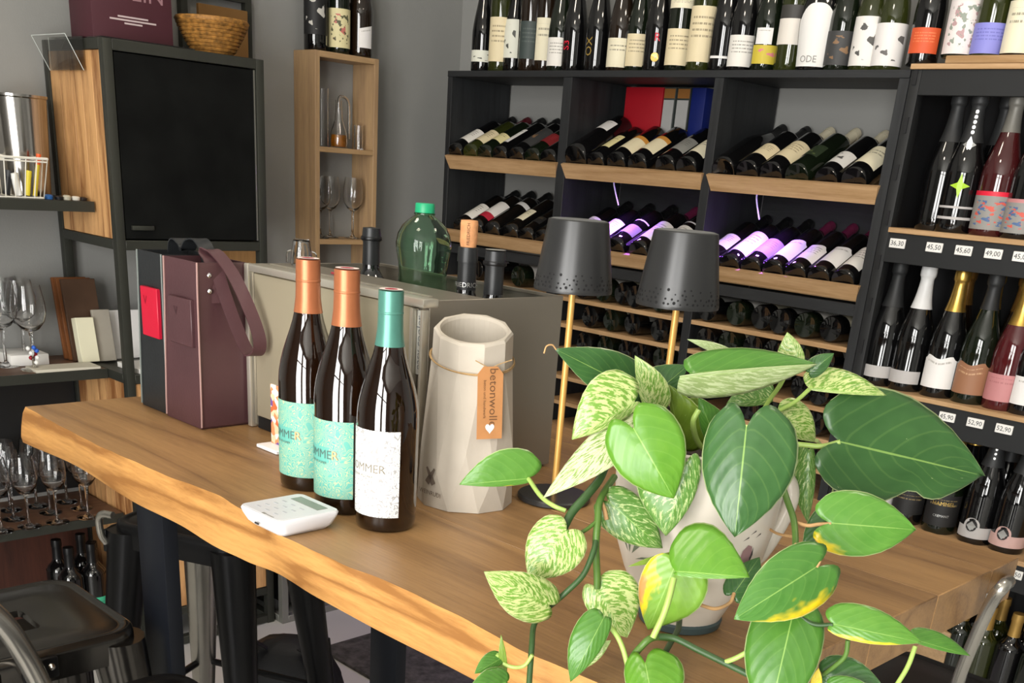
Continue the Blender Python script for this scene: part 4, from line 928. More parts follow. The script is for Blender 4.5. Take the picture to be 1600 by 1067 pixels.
# front face paler and more golden than the oiled top: window light painted in
M_edge_lit = wood('lit_golden_oak_edge', '#8a5c2b', '#bd8a4c', 'X', 1.8, 0.5, 12, 0.45, 1.5, rings=0.9, rfreq=10)
pl = put('plank', V, F, M_top, tb, 35); pl.data.materials.append(M_edge_lit)
for p_ in pl.data.polygons:
    if p_.normal.y < -0.6: p_.material_index = 1
for a, b in ((0.905, 1.06), (1.06, 1.218), (1.218, 1.375), (1.375, 1.462)): box('plank', TX0, TX1, a+0.0004, b-0.0004, TZ-0.06, TZ, M_top, tb, 0.0012, 1)
for x0 in (-1.675, -0.735):
    for y0 in (0.80, 1.31): box('leg', x0, x0+0.09, y0, y0+0.028, 0, TZ-0.065, M_leg, tb, 0.002)
    box('foot_rail', x0, x0+0.09, 0.828, 1.31, 0, 0.028, M_leg, tb, 0.002); box('top_rail', x0, x0+0.09, 0.828, 1.31, TZ-0.09, TZ-0.062, M_leg, tb, 0.002)
pa = box('maker_plate', TX1, TX1+0.0015, 1.375, 1.432, TZ-0.055, TZ-0.032, mat('plate_metal', '#a9a39c', 0.35, 0.6, 0.05), tb)
for z_, w2_ in ((TZ-0.040, 0.030), (TZ-0.046, 0.040)): box('print_line', TX1+0.0015, TX1+0.002, 1.404-w2_/2, 1.404+w2_/2, z_-0.0012, z_+0.0012, M_ink, pa)

# ------------------------------------------------------------------ stools
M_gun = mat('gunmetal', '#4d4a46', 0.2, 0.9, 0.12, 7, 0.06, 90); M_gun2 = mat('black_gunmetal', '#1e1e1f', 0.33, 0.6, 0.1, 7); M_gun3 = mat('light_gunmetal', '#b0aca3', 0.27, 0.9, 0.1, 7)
def rrect(w, d, r, n=6):
    P = []
    for cx, cy, a0 in ((w/2-r, d/2-r, 0), (-w/2+r, d/2-r, PI/2), (-w/2+r, -d/2+r, PI), (w/2-r, -d/2+r, 1.5*PI)):
        for i in range(n+1): a = a0+PI/2*i/n; P.append((cx+r*math.cos(a), cy+r*math.sin(a)))
    return P
def loft(name, rings, m, parent, smooth=40, cap0=True, cap1=True):
    n = len(rings[0]); V = [Vector(p) for r in rings for p in r]; F = []
    for i in range(len(rings)-1):
        for j in range(n): F.append([i*n+j, i*n+(j+1) % n, (i+1)*n+(j+1) % n, (i+1)*n+j])
    if cap0: F.append(list(range(n))[::-1])
    if cap1: F.append([(len(rings)-1)*n+j for j in range(n)])
    return put(name, V, F, m, parent, smooth, world=False)
def stool(x, y, zs, m, label, group='metal bar stools', rz=0.0, w=0.305, back=None, legm=None, foot=0.2):
    e = empty('bar_stool', (x, y, 0), label, 'stool', group, rz)
    # pressed seat: rolled rim, slight dish, hand slot in the middle, deep skirt
    R = [[(px, py, z) for px, py in rrect(w*s, w*s, r)] for s, r, z in ((0.99, .05, zs-0.055), (1.0, .052, zs-0.03), (1.0, .052, zs-0.014), (0.985, .05, zs-0.004), (0.95, .046, zs), (0.90, .042, zs-0.0015), (0.875, .04, zs-0.0035), (0.85, .038, zs-0.0025))]
    nring = len(R[0]); slot = []
    for (px, py) in rrect(w*0.85, w*0.85, .038):
        a = math.atan2(py, px); slot.append((0.052*math.copysign(abs(math.cos(a))**0.7, math.cos(a)), 0.027*math.copysign(abs(math.sin(a))**0.7, math.sin(a)), zs-0.005))
    R.append([tuple(Vector(a).lerp(Vector(b), 0.5)) for a, b in zip(R[-1], slot)]); R.append(slot); R.append([(a, b, c-0.012) for a, b, c in slot])
    s_ = loft('seat', R, m, e, 45, False, False)
    lm_ = legm or m; legs = []
    for sx in (-1, 1):
        for sy in (-1, 1):
            rg = []
            for i in range(7):
                t_ = i/6; z = zs-0.02-(zs-0.02)*t_; ww = 0.050*(1-t_)+0.021*t_
                cx = sx*((w/2-0.035)*(1-t_)+(foot)*t_); cy = sy*((w/2-0.035)*(1-t_)+(foot)*t_)
                rg.append([(cx+ww*math.cos(a)*(0.95), cy+ww*math.sin(a)*0.95, z) for a in [2*PI*j/14 for j in range(14)]])
            l = loft('leg', rg[::-1], lm_, e, 50)
            o_ = Vector((sx, sy, 0)).normalized(); zr = zs*0.52
            legs.append((sx, sy))
            # pressed rib down the outside of the leg
            pts = []
            for t_ in (0.42, 0.6, 0.8):
                z = zs-0.02-(zs-0.02)*t_; ww = 0.050*(1-t_)+0.021*t_
                pts.append(Vector((sx*((w/2-0.035)*(1-t_)+foot*t_), sy*((w/2-0.035)*(1-t_)+foot*t_), z))+o_*(ww*0.93)-l.location)
            v, f = tube_vf(pts, 0.006, 6); put('rib', v, f, lm_, l, 60, world=False)
    zf = 0.28*zs/0.76+0.02; t_ = 1-zf/zs; q = (w/2-0.035)*(1-t_)+foot*t_
    for a, b in (((-q, -q), (q, -q)), ((q, -q), (q, q)), ((q, q), (-q, q)), ((-q, q), (-q, -q))):
        v, f = tube_vf([(a[0], a[1], zf), (b[0], b[1], zf)], 0.009, 8); put('footrest', v, f, lm_, e, 60, world=False)
    return e
st = stool(-1.742, 0.606, 0.76, M_gun, 'dark gunmetal bar stool at the left table end', foot=0.19)
# low tubular back of the left stool with riveted brackets
bp_ = [(0.168, -0.018, 0.66), (0.170, -0.032, 0.704), (0.170, -0.055, 0.775), (0.168, -0.085, 0.84), (0.155, -0.14, 0.905), (0.11, -0.20, 0.94), (0.0, -0.225, 0.95), (-0.11, -0.20, 0.94), (-0.155, -0.14, 0.905), (-0.168, -0.085, 0.84), (-0.170, -0.055, 0.775), (-0.170, -0.032, 0.704), (-0.168, -0.018, 0.66)]
v, f = tube_vf(spline(bp_, 8), 0.0175, 10); put('back_tube', v, f, M_gun3, st, 60, world=False)
for sx in (-1, 1):
    v, f = box_vf(sx*0.156-0.006, sx*0.156+0.006, -0.055, 0.0, 0.715, 0.752, 0.003); b_ = put('bracket', v, f, M_gun2, st, 40, world=False)
    v, f = lathe_vf([(0.0005, 0.006), (0.005, 0.004), (0.0065, 0)], 10, False, True); v = [Vector((sx*0.162+sx*q.z, -0.012+q.x, 0.736+q.y)) for q in v]; put('rivet', [q-b_.location for q in v], f, M_chrome, b_, 60, world=False)
stool(-1.272, 0.580, 0.76, M_gun2, 'black metal bar stool in front of the table, cut by the lower frame edge', foot=0.19)
stool(-0.598, 1.672, 0.76, M_gun2, 'black metal bar stool behind the right end of the table', foot=0.19)
u2 = stool(-2.049, 1.161, 0.77, M_gun2, 'black bar stool standing behind the left end of the table', rz=math.radians(25.9), w=0.325, foot=0.2)
[c for c in u2.children if c.name.startswith('leg')][1].data.materials[0] = M_gun3  # this leg is paler: a bright reflection put into its colour
zz = 0.77     # one riveted end of its tubular back shows under the table edge
v, f = tube_vf(spline([(-0.128, -0.178, zz+0.022), (-0.155, -0.176, zz+0.02), (-0.170, -0.172, zz+0.004), (-0.171, -0.168, zz-0.03), (-0.165, -0.160, zz-0.05)], 8), 0.008, 10); put('back_tube', v, f, M_gun3, u2, 60, world=False)
v, f = box_vf(-0.172, -0.162, -0.165, -0.120, zz-0.07, zz-0.02, 0.003); put('bracket', v, f, M_gun2, u2, 40, world=False)
# tubular arm rising beside the table's right end
st3 = [o for o in bpy.data.objects if o.get('label', '').startswith('black metal bar stool behind')][0]
def rel(p, o): return Vector(p)-o.location
v, f = tube_vf(spline([rel(p, st3) for p in ((-0.468, 1.55, 0.735), (-0.484, 1.43, 0.86), (-0.470, 1.372, 0.93), (-0.437, 1.312, 1.06), (-0.420, 1.290, 1.100), (-0.440, 1.368, 1.083), (-0.477, 1.478, 1.048), (-0.508, 1.56, 1.005), (-0.54, 1.62, 0.943), (-0.555, 1.63, 0.85), (-0.555, 1.64, 0.735))], 8), 0.0085, 10); put('arm_tube', v, f, M_gun3, st3, 60, world=False)

# ------------------------------------------------------------------ leather bottle bags
def bag(x0, x1, y0, y1, h, m, edge, patch, label, flare):
    cx, cy = (x0+x1)/2, (y0+y1)/2
    e = empty('leather_bag', (cx, cy, TZ), label, 'bag', 'leather bottle bags')
    def ring(z, g, pinch): # outline at height z: front and back bow in slightly towards the top
        hx, hy = (x1-x0)/2*g, (y1-y0)/2
        return [Vector((cx+sx*hx+px_+0.013*z/0.261, cy+sy*hy+py_, TZ+z)) for sx, sy, px_, py_ in ((-1, -1, 0, 0), (0, -1, 0, -pinch), (1, -1, 0, 0), (1, 0, pinch, 0), (1, 1, 0, 0), (0, 1, 0, pinch), (-1, 1, 0, 0), (-1, 0, -pinch, 0))]
    Z = [0.0005, 0.004, 0.03, 0.09, 0.16, 0.22, h]; rings = [ring(z, (0.96, 1.0, 1.0, 0.97, 0.93, 0.90, 0.90)[i], (0, 0.001, 0.0, -0.004, -0.006, -0.004, 0)[i]) for i, z in enumerate(Z)]
    inner = [[c_+(Vector((cx, cy, c_.z))-c_).normalized()*0.0035 for c_ in r] for r in (rings[-1], rings[-3])]
    allr = rings+inner; n = 8; V = [p for r in allr for p in r]; F = []
    for i in range(len(allr)-1):
        for j in range(n): F.append([i*n+j, i*n+(j+1) % n, (i+1)*n+(j+1) % n, (i+1)*n+j])
    F.append(list(range(n))[::-1]); F.append([(len(allr)-1)*n+j for j in range(n)])
    b_ = put('body', V, F, m, e, 35)
    for k in (0, 2):      # raw leather seams at the two front corners
        pts = [r[k]+Vector((0.0005, -0.0012, 0)) for r in rings[1:]]; tube('seam', pts, 0.0016, edge, e, 6)
    hy = y0
    pz = patch[0]; z0, z1 = patch[1]
    xa, xb = cx-(x1-x0)*0.30*0.93+0.007, cx+(x1-x0)*0.36*0.93+0.007
    pb = box('patch', xa, xb, y0-0.0045, y0+0.003, TZ+z0, TZ+z1, pz, e, 0.001, 1)
    text_on('lettering', 'V', 0.02, ((xa+xb)/2-0.012, y0-0.0050, TZ+z1-0.022), (1, 0, 0), (0, 0, 1), patch[2], pb)
    return e, rings
M_lbrown = mat('oxblood_leather', '#4b3033', 0.42, 0, 0.14, 7, 0.12, 220); M_lblack = mat('black_leather', '#1f2123', 0.42, 0, 0.1, 7, 0.12, 220)
M_ledge = mat('raw_leather_edge', '#a07f79', 0.6, 0, 0.05); M_ledge2 = mat('grey_leather_edge', '#6f7672', 0.6, 0, 0.05)
M_red = mat('red_leather_patch', '#b8102f', 0.45, 0, 0.05, 20); M_redd = mat('red_leather_stamp', '#8a0d24', 0.5, 0, 0)
e1, r1 = bag(-1.786, -1.695, 0.880, 0.975, 0.261, M_lblack, M_ledge2, (M_red, (0.125, 0.205), M_redd), 'black leather bottle bag with red patch on the table', 0)
e2, r2_ = bag(-1.690, -1.574, 0.876, 0.963, 0.261, M_lbrown, M_ledge, (M_lbrown, (0.13, 0.203), mat('oxblood_stamp', '#3c2528', 0.5)), 'oxblood leather bottle bag with hanging strap on the table', 0)
# strap of the oxblood bag: from the rivets up over the edge and down in a wide loop to the right
def strap(name, pts, wd, side, m, e):
    P = spline([Vector(p) for p in pts], 7); V, F = [], []; th_ = 0.0022
    for i, p in enumerate(P):
        t_ = (P[min(i+1, len(P)-1)]-P[max(i-1, 0)]).normalized(); s = Vector(side); s = (s-t_*s.dot(t_)).normalized(); n_ = t_.cross(s)
        V += [p+s*wd/2+n_*th_/2, p-s*wd/2+n_*th_/2, p-s*wd/2-n_*th_/2, p+s*wd/2-n_*th_/2]
    for i in range(len(P)-1):
        for j in range(4): F.append([i*4+j, i*4+(j+1) % 4, (i+1)*4+(j+1) % 4, (i+1)*4+j])
    F.append([0, 1, 2, 3][::-1]); F.append([len(V)-4+j for j in range(4)]); return put(name, V, F, m, e, 40)
T = TZ
sp = strap('strap', [(-1.5715, 0.905, T+.200), (-1.572, 0.905, T+.235), (-1.580, 0.906, T+.262), (-1.598, 0.908, T+.274), (-1.580, 0.916, T+.275), (-1.545, 0.925, T+.245), (-1.510, 0.932, T+.195), (-1.492, 0.936, T+.155), (-1.500, 0.937, T+.132), (-1.522, 0.934, T+.130), (-1.545, 0.928, T+.165), (-1.562, 0.918, T+.215), (-1.575, 0.913, T+.255), (-1.590, 0.930, T+.25)], 0.021, (0.25, 1, 0), M_lbrown, e2)
for z in (.218, .242):
    v, f = lathe_vf([(0.0005, 0.003), (0.004, 0.002), (0.0045, 0)], 10, False, True); put('rivet', [Vector((-1.5695+q.z, 0.897+q.x, T+z+q.y)) for q in v], f, M_chrome, e2, 60)
strap('strap', [(-1.735, 0.93, T+.225), (-1.735, 0.931, T+.27), (-1.722, 0.931, T+.282), (-1.705, 0.932, T+.276), (-1.70, 0.934, T+.268), (-1.688, 0.936, T+.282), (-1.668, 0.94, T+.285), (-1.655, 0.945, T+.266), (-1.652, 0.945, T+.23)], 0.026, (0.1, 1, 0), M_lblack, e1)

# ------------------------------------------------------------------ steel wine cooler with sunk bottles
KX0, KX1, KY0, KY1, KZ = -1.566, -1.124, 0.968, 1.230, 1.350
M_cool_lit = mat('brushed_steel_lit_front', '#b3a990', 0.42, 0.55, 0.05, 4, 0.04, 250); M_cool_shade = mat('brushed_steel_shaded_side', '#8b8478', 0.40, 0.65, 0.06, 4, 0.04, 250)  # front panel toned paler than the sides: window light painted into the steel
k = empty('wine_cooler', (-1.345, 1.1, TZ), 'brushed steel countertop bottle cooler on the table', 'wine cooler')
w_ = 0.003
box('front_wall', KX0+w_, KX1-w_, KY0, KY0+w_, TZ+0.004, KZ, M_cool_shade, k); box('back_wall', KX0+w_, KX1-w_, KY1-w_, KY1, TZ+0.004, KZ, M_cool_shade, k)
box('side_wall', KX0, KX0+w_, KY0, KY1, TZ+0.004, KZ, M_cool_shade, k, 0.0008, 1); box('side_wall', KX1-w_, KX1, KY0, KY1, TZ+0.004, KZ, M_cool_shade, k, 0.0008, 1)
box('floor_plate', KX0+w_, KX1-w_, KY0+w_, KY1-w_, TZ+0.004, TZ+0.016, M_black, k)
box('top_plate', KX0+w_, KX1-w_, KY0+w_, 1.072, KZ-0.004, KZ, M_cool_shade, k); box('top_lip', KX0+w_, KX1-w_, KY1-0.008, KY1-w_, KZ-0.004, KZ, M_cool_shade, k)
box('well_liner', KX0+w_, KX1-w_, 1.068, 1.072, TZ+0.016, KZ-0.004, M_black, k)
fp = box('front_panel', KX0+0.022, KX1-0.03, KY0-0.007, KY0, TZ+0.022, KZ-0.012, M_cool_lit, k, 0.001, 1)
box('frame_strip', KX0, KX0+0.012, KY0-0.012, KY0, TZ+0.001, KZ+0.001, M_alu if False else mat('bright_steel_strip', '#cfc9ba', 0.3, 0.7, 0.03), k, 0.002); box('frame_strip', KX1-0.028, KX1-0.021, KY0-0.012, KY0, TZ+0.001, KZ-0.012, MATS['bright_steel_strip'], k, 0.002)
box('frame_strip', KX1-0.006, KX1+0.0004, KY0-0.012, KY0, TZ+0.001, KZ-0.012, MATS['bright_steel_strip'], k, 0.002)
box('top_strip', KX0+0.013, KX1+0.0006, KY0-0.012, KY0+0.016, KZ-0.010, KZ+0.0015, MATS['bright_steel_strip'], k, 0.002)
box('top_rail', KX0+0.02, KX1-0.03, KY0+0.024, KY0+0.030, KZ, KZ+0.0015, MATS['bright_steel_strip'], k)
box('plinth', KX0+0.02, KX1-0.02, KY0-0.004, KY0, TZ+0.001, TZ+0.020, M_black, k)
nm = box('name_strip', KX1-0.0205, KX1-0.0065, KY0-0.0045, KY0, KZ-0.10, KZ-0.014, mat('pale_name_strip', '#c9cac6', 0.35, 0.4, 0.02), k, 0.001, 1)
text_on('lettering', 'easy cooler', 0.0155, (KX1-0.0135, KY0-0.0052, KZ-0.057), (0, 0, 1), (-1, 0, 0), mat('grey_blue_print', '#6a7076', 0.5), nm)
box('latch', KX1-0.0205, KX1-0.010, KY0-0.010, KY0, KZ-0.19, KZ-0.175, M_chrome, k, 0.002)
for x in (KX0+0.03, KX1-0.03): box('foot', x-0.01, x+0.01, KY0+0.02, KY1-0.02, TZ, TZ+0.004, M_black, k)
WF = TZ+0.0165
K_matte = mat('matte_black_screwcap', '#28292a', 0.38, 0.2, 0.04)
def sunk(p, top, typ, label, capz):
    H = BT[typ][0][-1][1]; s = (top-WF)/H
    return bottle(typ, Matrix.Translation((p[0], p[1], WF)) @ Matrix.Rotation(math.radians(-45), 4, 'Z') @ Matrix.Scale(s, 4), G_black, K_matte, [], label, 'bottles in the cooler', capz=capz, n=28), s
b1, s1 = sunk((-1.512, 1.168), KZ+0.062, 'slim', 'black capped bottle at the left end of the cooler', .242)
b2, s2 = sunk((-1.219, 1.119), KZ+0.060, 'slim', 'bottle with cork stopper sticking out of the cooler', .24)
b3, s3 = sunk((-1.164, 1.122), KZ+0.060, 'slim', 'black capped bottle with silver top in the cooler', .24)
for b_ in (b1, b3): lathe_ = mlink('cap_ring', mesh('cap_ring', *lathe_vf([(.0166, .279), (.0172, .280), (.0172, .284), (.0166, .285)], 18, False, False), 40), K_black, b_)
V, F = disc_vf(.0148, 20); link('cap_disc', mesh('cap_disc', [Vector((v.x, v.y, .2999)) for v in V], F), MK_sil, b3)
M_cork = mat('cork', '#c98f60', 0.75, 0, 0.15, 90, 0.3, 200)
V, F = lathe_vf([(0.0005, .297), (.011, .297), (.0125, .305), (.0128, .330), (.0122, .334), (0.0005, .335)], 18, False, False)
ck = link('cork', mesh('cork', V, F, 45), M_cork, b2)
me = mesh('lettering', wrap_vf([Vector((-v.y, v.x, 0)) for v in text_vf('FRIEDRICH', .0062)[0]], .0131, 0, .316), text_vf('FRIEDRICH', .0062)[1]); link('lettering', me, mat('dark_brown_print', '#5a3a22', 0.7), ck)
me = mesh('lettering', wrap_vf(text_vf('FRIEDRICH', .0095)[0], .0166, 0, .247), text_vf('FRIEDRICH', .0095)[1]); link('lettering', me, MK_sil, b2)
# green plastic bottle
gb = at_z(660, 437, KZ); gb.y = 1.134; gb.x = -1.337
M_pet = glass('green_pet', '#d2f0da', 0.02, 1.30); 
e = empty('plastic_bottle', (gb.x, gb.y, WF), 'green plastic soda bottle with green cap standing in the cooler', 'plastic bottle')
z0 = KZ-WF
pr = [(0.0005, 0.004), (.034, 0.0), (.040, .006), (.041, .05), (.041, z0-.03), (.0385, z0-.005), (.0375, z0+.008), (.0388, z0+.024), (.0425, z0+.042), (.0432, z0+.052), (.0405, z0+.066), (.034, z0+.078), (.024, z0+.087), (.0155, z0+.093), (.0135, z0+.097)]
pr = pr[:1]+pr[1:]+[(.0120, z0+.097), (.0140, z0+.0925), (.0226, z0+.086), (.0328, z0+.077), (.0394, z0+.0655), (.0421, z0+.052), (.0414, z0+.042), (.0377, z0+.024), (.0364, z0+.008), (.0374, z0-.005), (.0399, z0-.03), (.0399, .05), (.0389, .008), (.033, .003), (0.0005, .006)]
lathe('bottle_wall', pr, M_pet, e, (gb.x, gb.y, WF), 40, False, False, 60)
lathe('neck_ring', [(.0145, z0+.094), (.0165, z0+.0945), (.0165, z0+.0965), (.0145, z0+.097)], M_pet, e, (gb.x, gb.y, WF), 24, True, True)
cp = lathe('cap', [(.0150, z0+.0972), (.0152, z0+.0985), (.0148, z0+.1085), (.0138, z0+.1105), (.0005, z0+.1107)], mat('green_cap', '#1f9a6a', 0.4, 0, 0.03), e, (gb.x, gb.y, WF), 28, True, False)
# small clip-top jar on the cooler
jp = Vector((-1.535, 1.045, KZ+0.0005))
e = empty('glass_jar', jp, 'small upturned clear glass jar with wire clip on the cooler', 'jar')
lathe('glass_wall', [(.0165, 0), (.0175, .001), (.0165, .018), (.0135, .037), (.0120, .0395), (.0005, .040), (.0005, .037), (.0115, .036), (.0145, .018), (.0152, 0)], M_glass, e, tuple(jp), 24, False, False)
for s in (-1, 1): tube('wire_clip', [(jp.x+s*.012, jp.y+s*.012, KZ+.022), (jp.x+s*.0165, jp.y+s*.0165, KZ+.018), (jp.x+s*.017, jp.y+s*.017, KZ+.003)], 0.0013, M_chrome, e, 6, sub=5)
tag(box('red_card', -1.42, -1.385, 1.02, 1.05, KZ+0.0005, KZ+0.003, mat('red_card', '#a33a44', 0.6), None), 'small red card lying on top of the cooler', 'card')

# ------------------------------------------------------------------ three wine bottles at the front
BT['hero'] = ([(0.001, .014), (.024, .010), (.033, .001), (.036, .0), (.0392, .004), (.0398, .012), (.040, .03), (.040, .142), (.0392, .155), (.037, .168), (.0335, .182), (.029, .196), (.0245, .209), (.0205, .222), (.0175, .236), (.0158, .25), (.0152, .268), (.0152, .285), (.015, .297), (.0, .298)], .234)
G_hero = bpy.data.materials.new('amber_black_glass'); nt, p_ = nodes_of(G_hero)
p_.inputs['Base Color'].default_value = lin('#2a1508'); p_.inputs['Roughness'].default_value = 0.03; p_.inputs['Transmission Weight'].default_value = 0.75; p_.inputs['IOR'].default_value = 1.45; p_.inputs['Coat Weight'].default_value = 1.0; p_.inputs['Coat Roughness'].default_value = 0.02
K_cop = mat('copper_capsule', '#ae6a45', 0.36, 0.4, 0.04, 90); K_teal = mat('teal_capsule', '#558b7d', 0.36, 0.4, 0.04, 90)
L_teal = label_mat('teal_scroll_label', '#5fa99b', '#a9b792', 'scroll', art=7); L_wht = label_mat('white_scroll_label', '#dcdbd8', '#9e9d9b', 'scroll', art=6)
M_cop2 = mat('copper_print', '#d98a5a', 0.35, 0.5, 0); M_gr2 = mat('stone_print', '#837d70', 0.6, 0, 0); M_slate = mat('slate_print', '#4f6a62', 0.6, 0, 0)
for i, (x, y, cap, lm_, z0, z1, right, h, wd) in enumerate((
    (*at_z(483, 757, TZ)[:2], K_cop, L_teal, .020, .122, 12, .302, 'copper capped wine bottle with teal label, left of the pair'),
    (*at_z(539, 792, TZ)[:2], K_cop, L_teal, .022, .122, 14, .302, 'copper capped wine bottle with teal label, next to the white labelled bottle'),
    (*at_z(602, 819, TZ)[:2], K_teal, L_wht, .020, .128, 24, .288, 'teal capped wine bottle with white ornamental label'))):
    s = h/.298; span = 160
    o = bottle('hero', standing((x, y, TZ+0.0005), right-span/2) @ Matrix.Scale(s, 4), G_hero, cap, [(z0/s, z1/s, span, lm_)], wd, 'wine bottles at the front', capz=.232, n=56)
    zl = (z0+(z1-z0)*0.56)/s
    pr_ = print_on(o, 'hero', 'SOMMER', .0155, zl, 11, (M_slate if i < 2 else M_gr2), grow=.0009)
    print_on(o, 'hero', 'GRÜNER VELTLINER', .0042, zl-.0105, 4, (M_slate if i < 2 else M_gr2), grow=.0009)
    if i < 2: print_on(o, 'hero', 'R', .0157, zl, 46.5, M_cop2, grow=.0012)
    mlink('cap_line', mesh('cap_line', *lathe_vf([(.0156, .270), (.0162, .2708), (.0162, .2722), (.0156, .273)], 32, False, False), 40), cap, o)
    V, F = disc_vf(.0145, 28); link('cap_disc', mesh('cap_disc', [Vector((v.x, v.y, .29895)) for v in V], F), mat('pale_pink_disc', '#e8d8d2', 0.5), o)
    V, F = disc_vf(.008, 20); link('cap_seal', mesh('cap_seal', [Vector((v.x, v.y, .2992)) for v in V], F), mat('red_seal', '#a83440', 0.5), o)

# ------------------------------------------------------------------ card reader
tc_ = [at_z(383, 806, TZ+.012), at_z(447, 838, TZ), at_z(524, 802, TZ+.012)]
ctr = at_z(453, 806, TZ+0.012); rz = math.atan2((at_z(447, 830, TZ)-at_z(384, 800, TZ)).y, (at_z(447, 830, TZ)-at_z(384, 800, TZ)).x)
e = empty('card_reader', (ctr.x, ctr.y, TZ), 'white card payment reader lying on the table front', 'card reader', rz=rz)
def rloft(name, spec, m, parent): return loft(name, [[(px, py, z) for px, py in rrect(w, d, r)] for w, d, r, z in spec], m, parent, 50)
rloft('case', [(.070, .070, .010, .0005), (.080, .082, .012, .006), (.087, .092, .012, .016), (.088, .094, .010, .021), (.085, .091, .009, .0235)], mat('reader_white', '#d9d9dc', 0.35, 0, 0.01), e)
rloft('face_plate', [(.080, .086, .008, .0232), (.080, .086, .008, .0238)], mat('reader_face', '#d3d3d8', 0.3, 0, 0), e)
v, f = box_vf(-.028, .030, .020, .036, .0236, .0243); put('screen', v, f, mat('grey_lcd', '#7f837a', 0.25, 0, 0.05), e, world=False)
key = mat('grey_key_print', '#b7b9bf', 0.5, 0, 0); n_ = 0
for iy in range(4):
    for ix in range(3):
        v, f = box_vf(-.023+ix*.019-.004, -.023+ix*.019+.004, -.030+iy*.0125-.0015, -.030+iy*.0125+.0015, .0236, .0241); put('key', v, f, key, e, world=False)
v, f = box_vf(-.006, .002, -.0472, -.0458, .009, .011); put('slot', v, f, M_ink, e, world=False)
v, f = box_vf(.002, .009, -.0425, -.0390, .0237, .0242); put('logo_mark', v, f, M_greyink, e, world=False)
v, f = box_vf(.011, .026, -.0418, -.0400, .0237, .0242); put('logo_mark', v, f, M_greyink, e, world=False)

# ------------------------------------------------------------------ concrete bottle cooler
vc = Vector((-1.056, 0.987, TZ))
M_conc = mat('pale_concrete', '#b8afa1', 0.75, 0, 0.08, 14, 0.12, 120)
e = empty('concrete_bottle_cooler', vc, 'faceted pale concrete bottle cooler with kraft tag', 'bottle cooler')
n = 10; H = 0.233; A0 = math.radians(10)
cdv = Vector((CAM.x-vc.x, CAM.y-vc.y, 0)).normalized()     # the rim is cut at a slant
def pt(r, a, z): q = Vector((r*math.cos(a), r*math.sin(a), 0)); return Vector((vc.x+q.x, vc.y+q.y, TZ+z-0.26*q.dot(cdv)*min(1, max(0, (z-.12)/.08))))
V, F = [], []
for j in range(n): V.append(pt(.0665, A0+2*PI*j/n, 0.0005))
for j in range(n): V.append(pt(.0655, A0+2*PI*(j+.5)/n, .050 if j % 2 else .080))
for j in range(n): V.append(pt(.0535, A0+2*PI*j/n, H-.034))
for j in range(n): V.append(pt(.0525, A0+2*PI*j/n, H-.003))
for j in range(n): V.append(pt(.0500, A0+2*PI*j/n, H))
for a, b, sh in ((0, n, 0), (n, 2*n, 1), (2*n, 3*n, 2)):
    for j in range(n):
        k2 = (j+1) % n
        if sh == 2: F.append([a+j, a+k2, b+k2, b+j])
        elif sh == 0: F += [[a+j, a+k2, b+j], [a+k2, b+k2, b+j]]
        else: F += [[a+j, b+k2, b+j], [a+j, a+k2, b+k2]]
for j in range(n): F.append([3*n+j, 3*n+(j+1) % n, 4*n+(j+1) % n, 4*n+j])
F.append(list(range(n))[::-1]); ni = 40; b0 = len(V)
for r, z in ((.0445, H), (.043, H-.004), (.041, .10), (.040, .02)):
    for j in range(ni): V.append(pt(r, A0+2*PI*j/ni, z))
for q in range(3):
    for j in range(ni): F.append([b0+q*ni+j, b0+(q+1)*ni+j, b0+(q+1)*ni+(j+1) % ni, b0+q*ni+(j+1) % ni])
F.append([b0+3*ni+j for j in range(ni)])
for j in range(n):      # rim: fan from outer corner to the inner circle
    s = ni//n; off = 0
    idx = [b0+(j*s+off+q) % ni for q in range(s+1)]
    F.append([4*n+j, 4*n+(j+1) % n]+idx[::-1])
put('body', V, F, M_conc, e, None)
M_tw = mat('jute_twine', '#a98a5e', 0.85, 0, 0.2, 200)
tube('twine', [pt(.0556+.0008*math.sin(3*a), a, .197-.002*math.sin(a+.6)) for a in [2*PI*i/40 for i in range(40)]], 0.0009, M_tw, e, 5, closed=True)
tube('twine', [pt(.0560+.0008*math.sin(2*a), a, .195-.003*math.sin(a+.4)) for a in [2*PI*i/40 for i in range(40)]], 0.0008, M_tw, e, 5, closed=True)
ta = math.atan2(CAM.y-vc.y, CAM.x-vc.x)+math.radians(24)
tdir = Vector((math.cos(ta), math.sin(ta), 0)); tx = Vector((-tdir.y, tdir.x, 0)); up = (Vector((0, 0, 1))-tdir*0.10).normalized()
to = Vector((vc.x, vc.y, TZ))+tdir*.0645+Vector((0, 0, .152))
tube('twine_end', [to+up*.040-tdir*.002, to+up*.046+tx*.012, to+up*.052+tx*.028+tdir*.004], 0.0007, M_tw, e, 5, sub=4)
for pts in ((to+up*.040, to+up*.050-tx*.02-tdir*.004),): tube('twine_end', list(pts), 0.0007, M_tw, e, 5)
P = [(-.018, -.049), (.018, -.049), (.018, .034), (.010, .043), (-.010, .043), (-.018, .034)]
V = [to+tx*a+up*b for a, b in P]+[to+tx*a+up*b-tdir*.0008 for a, b in P]
tg = put('tag', V, [[0, 1, 2, 3, 4, 5], [11, 10, 9, 8, 7, 6]]+[[i, i+6, (i+1) % 6+6, (i+1) % 6] for i in range(6)], mat('kraft_tag', '#b57f4f', 0.8, 0, 0.06, 60), e)
text_on('lettering', 'betonwolle', 0.0165, to+tdir*.0005+tx*.004+up*.004, -up, tx, mat('brown_print', '#6b4a30', 0.8), tg)
text_on('lettering', 'beton und handwerk', 0.0058, to+tdir*.0005-tx*.008+up*.002, -up, tx, MATS['brown_print'], tg)
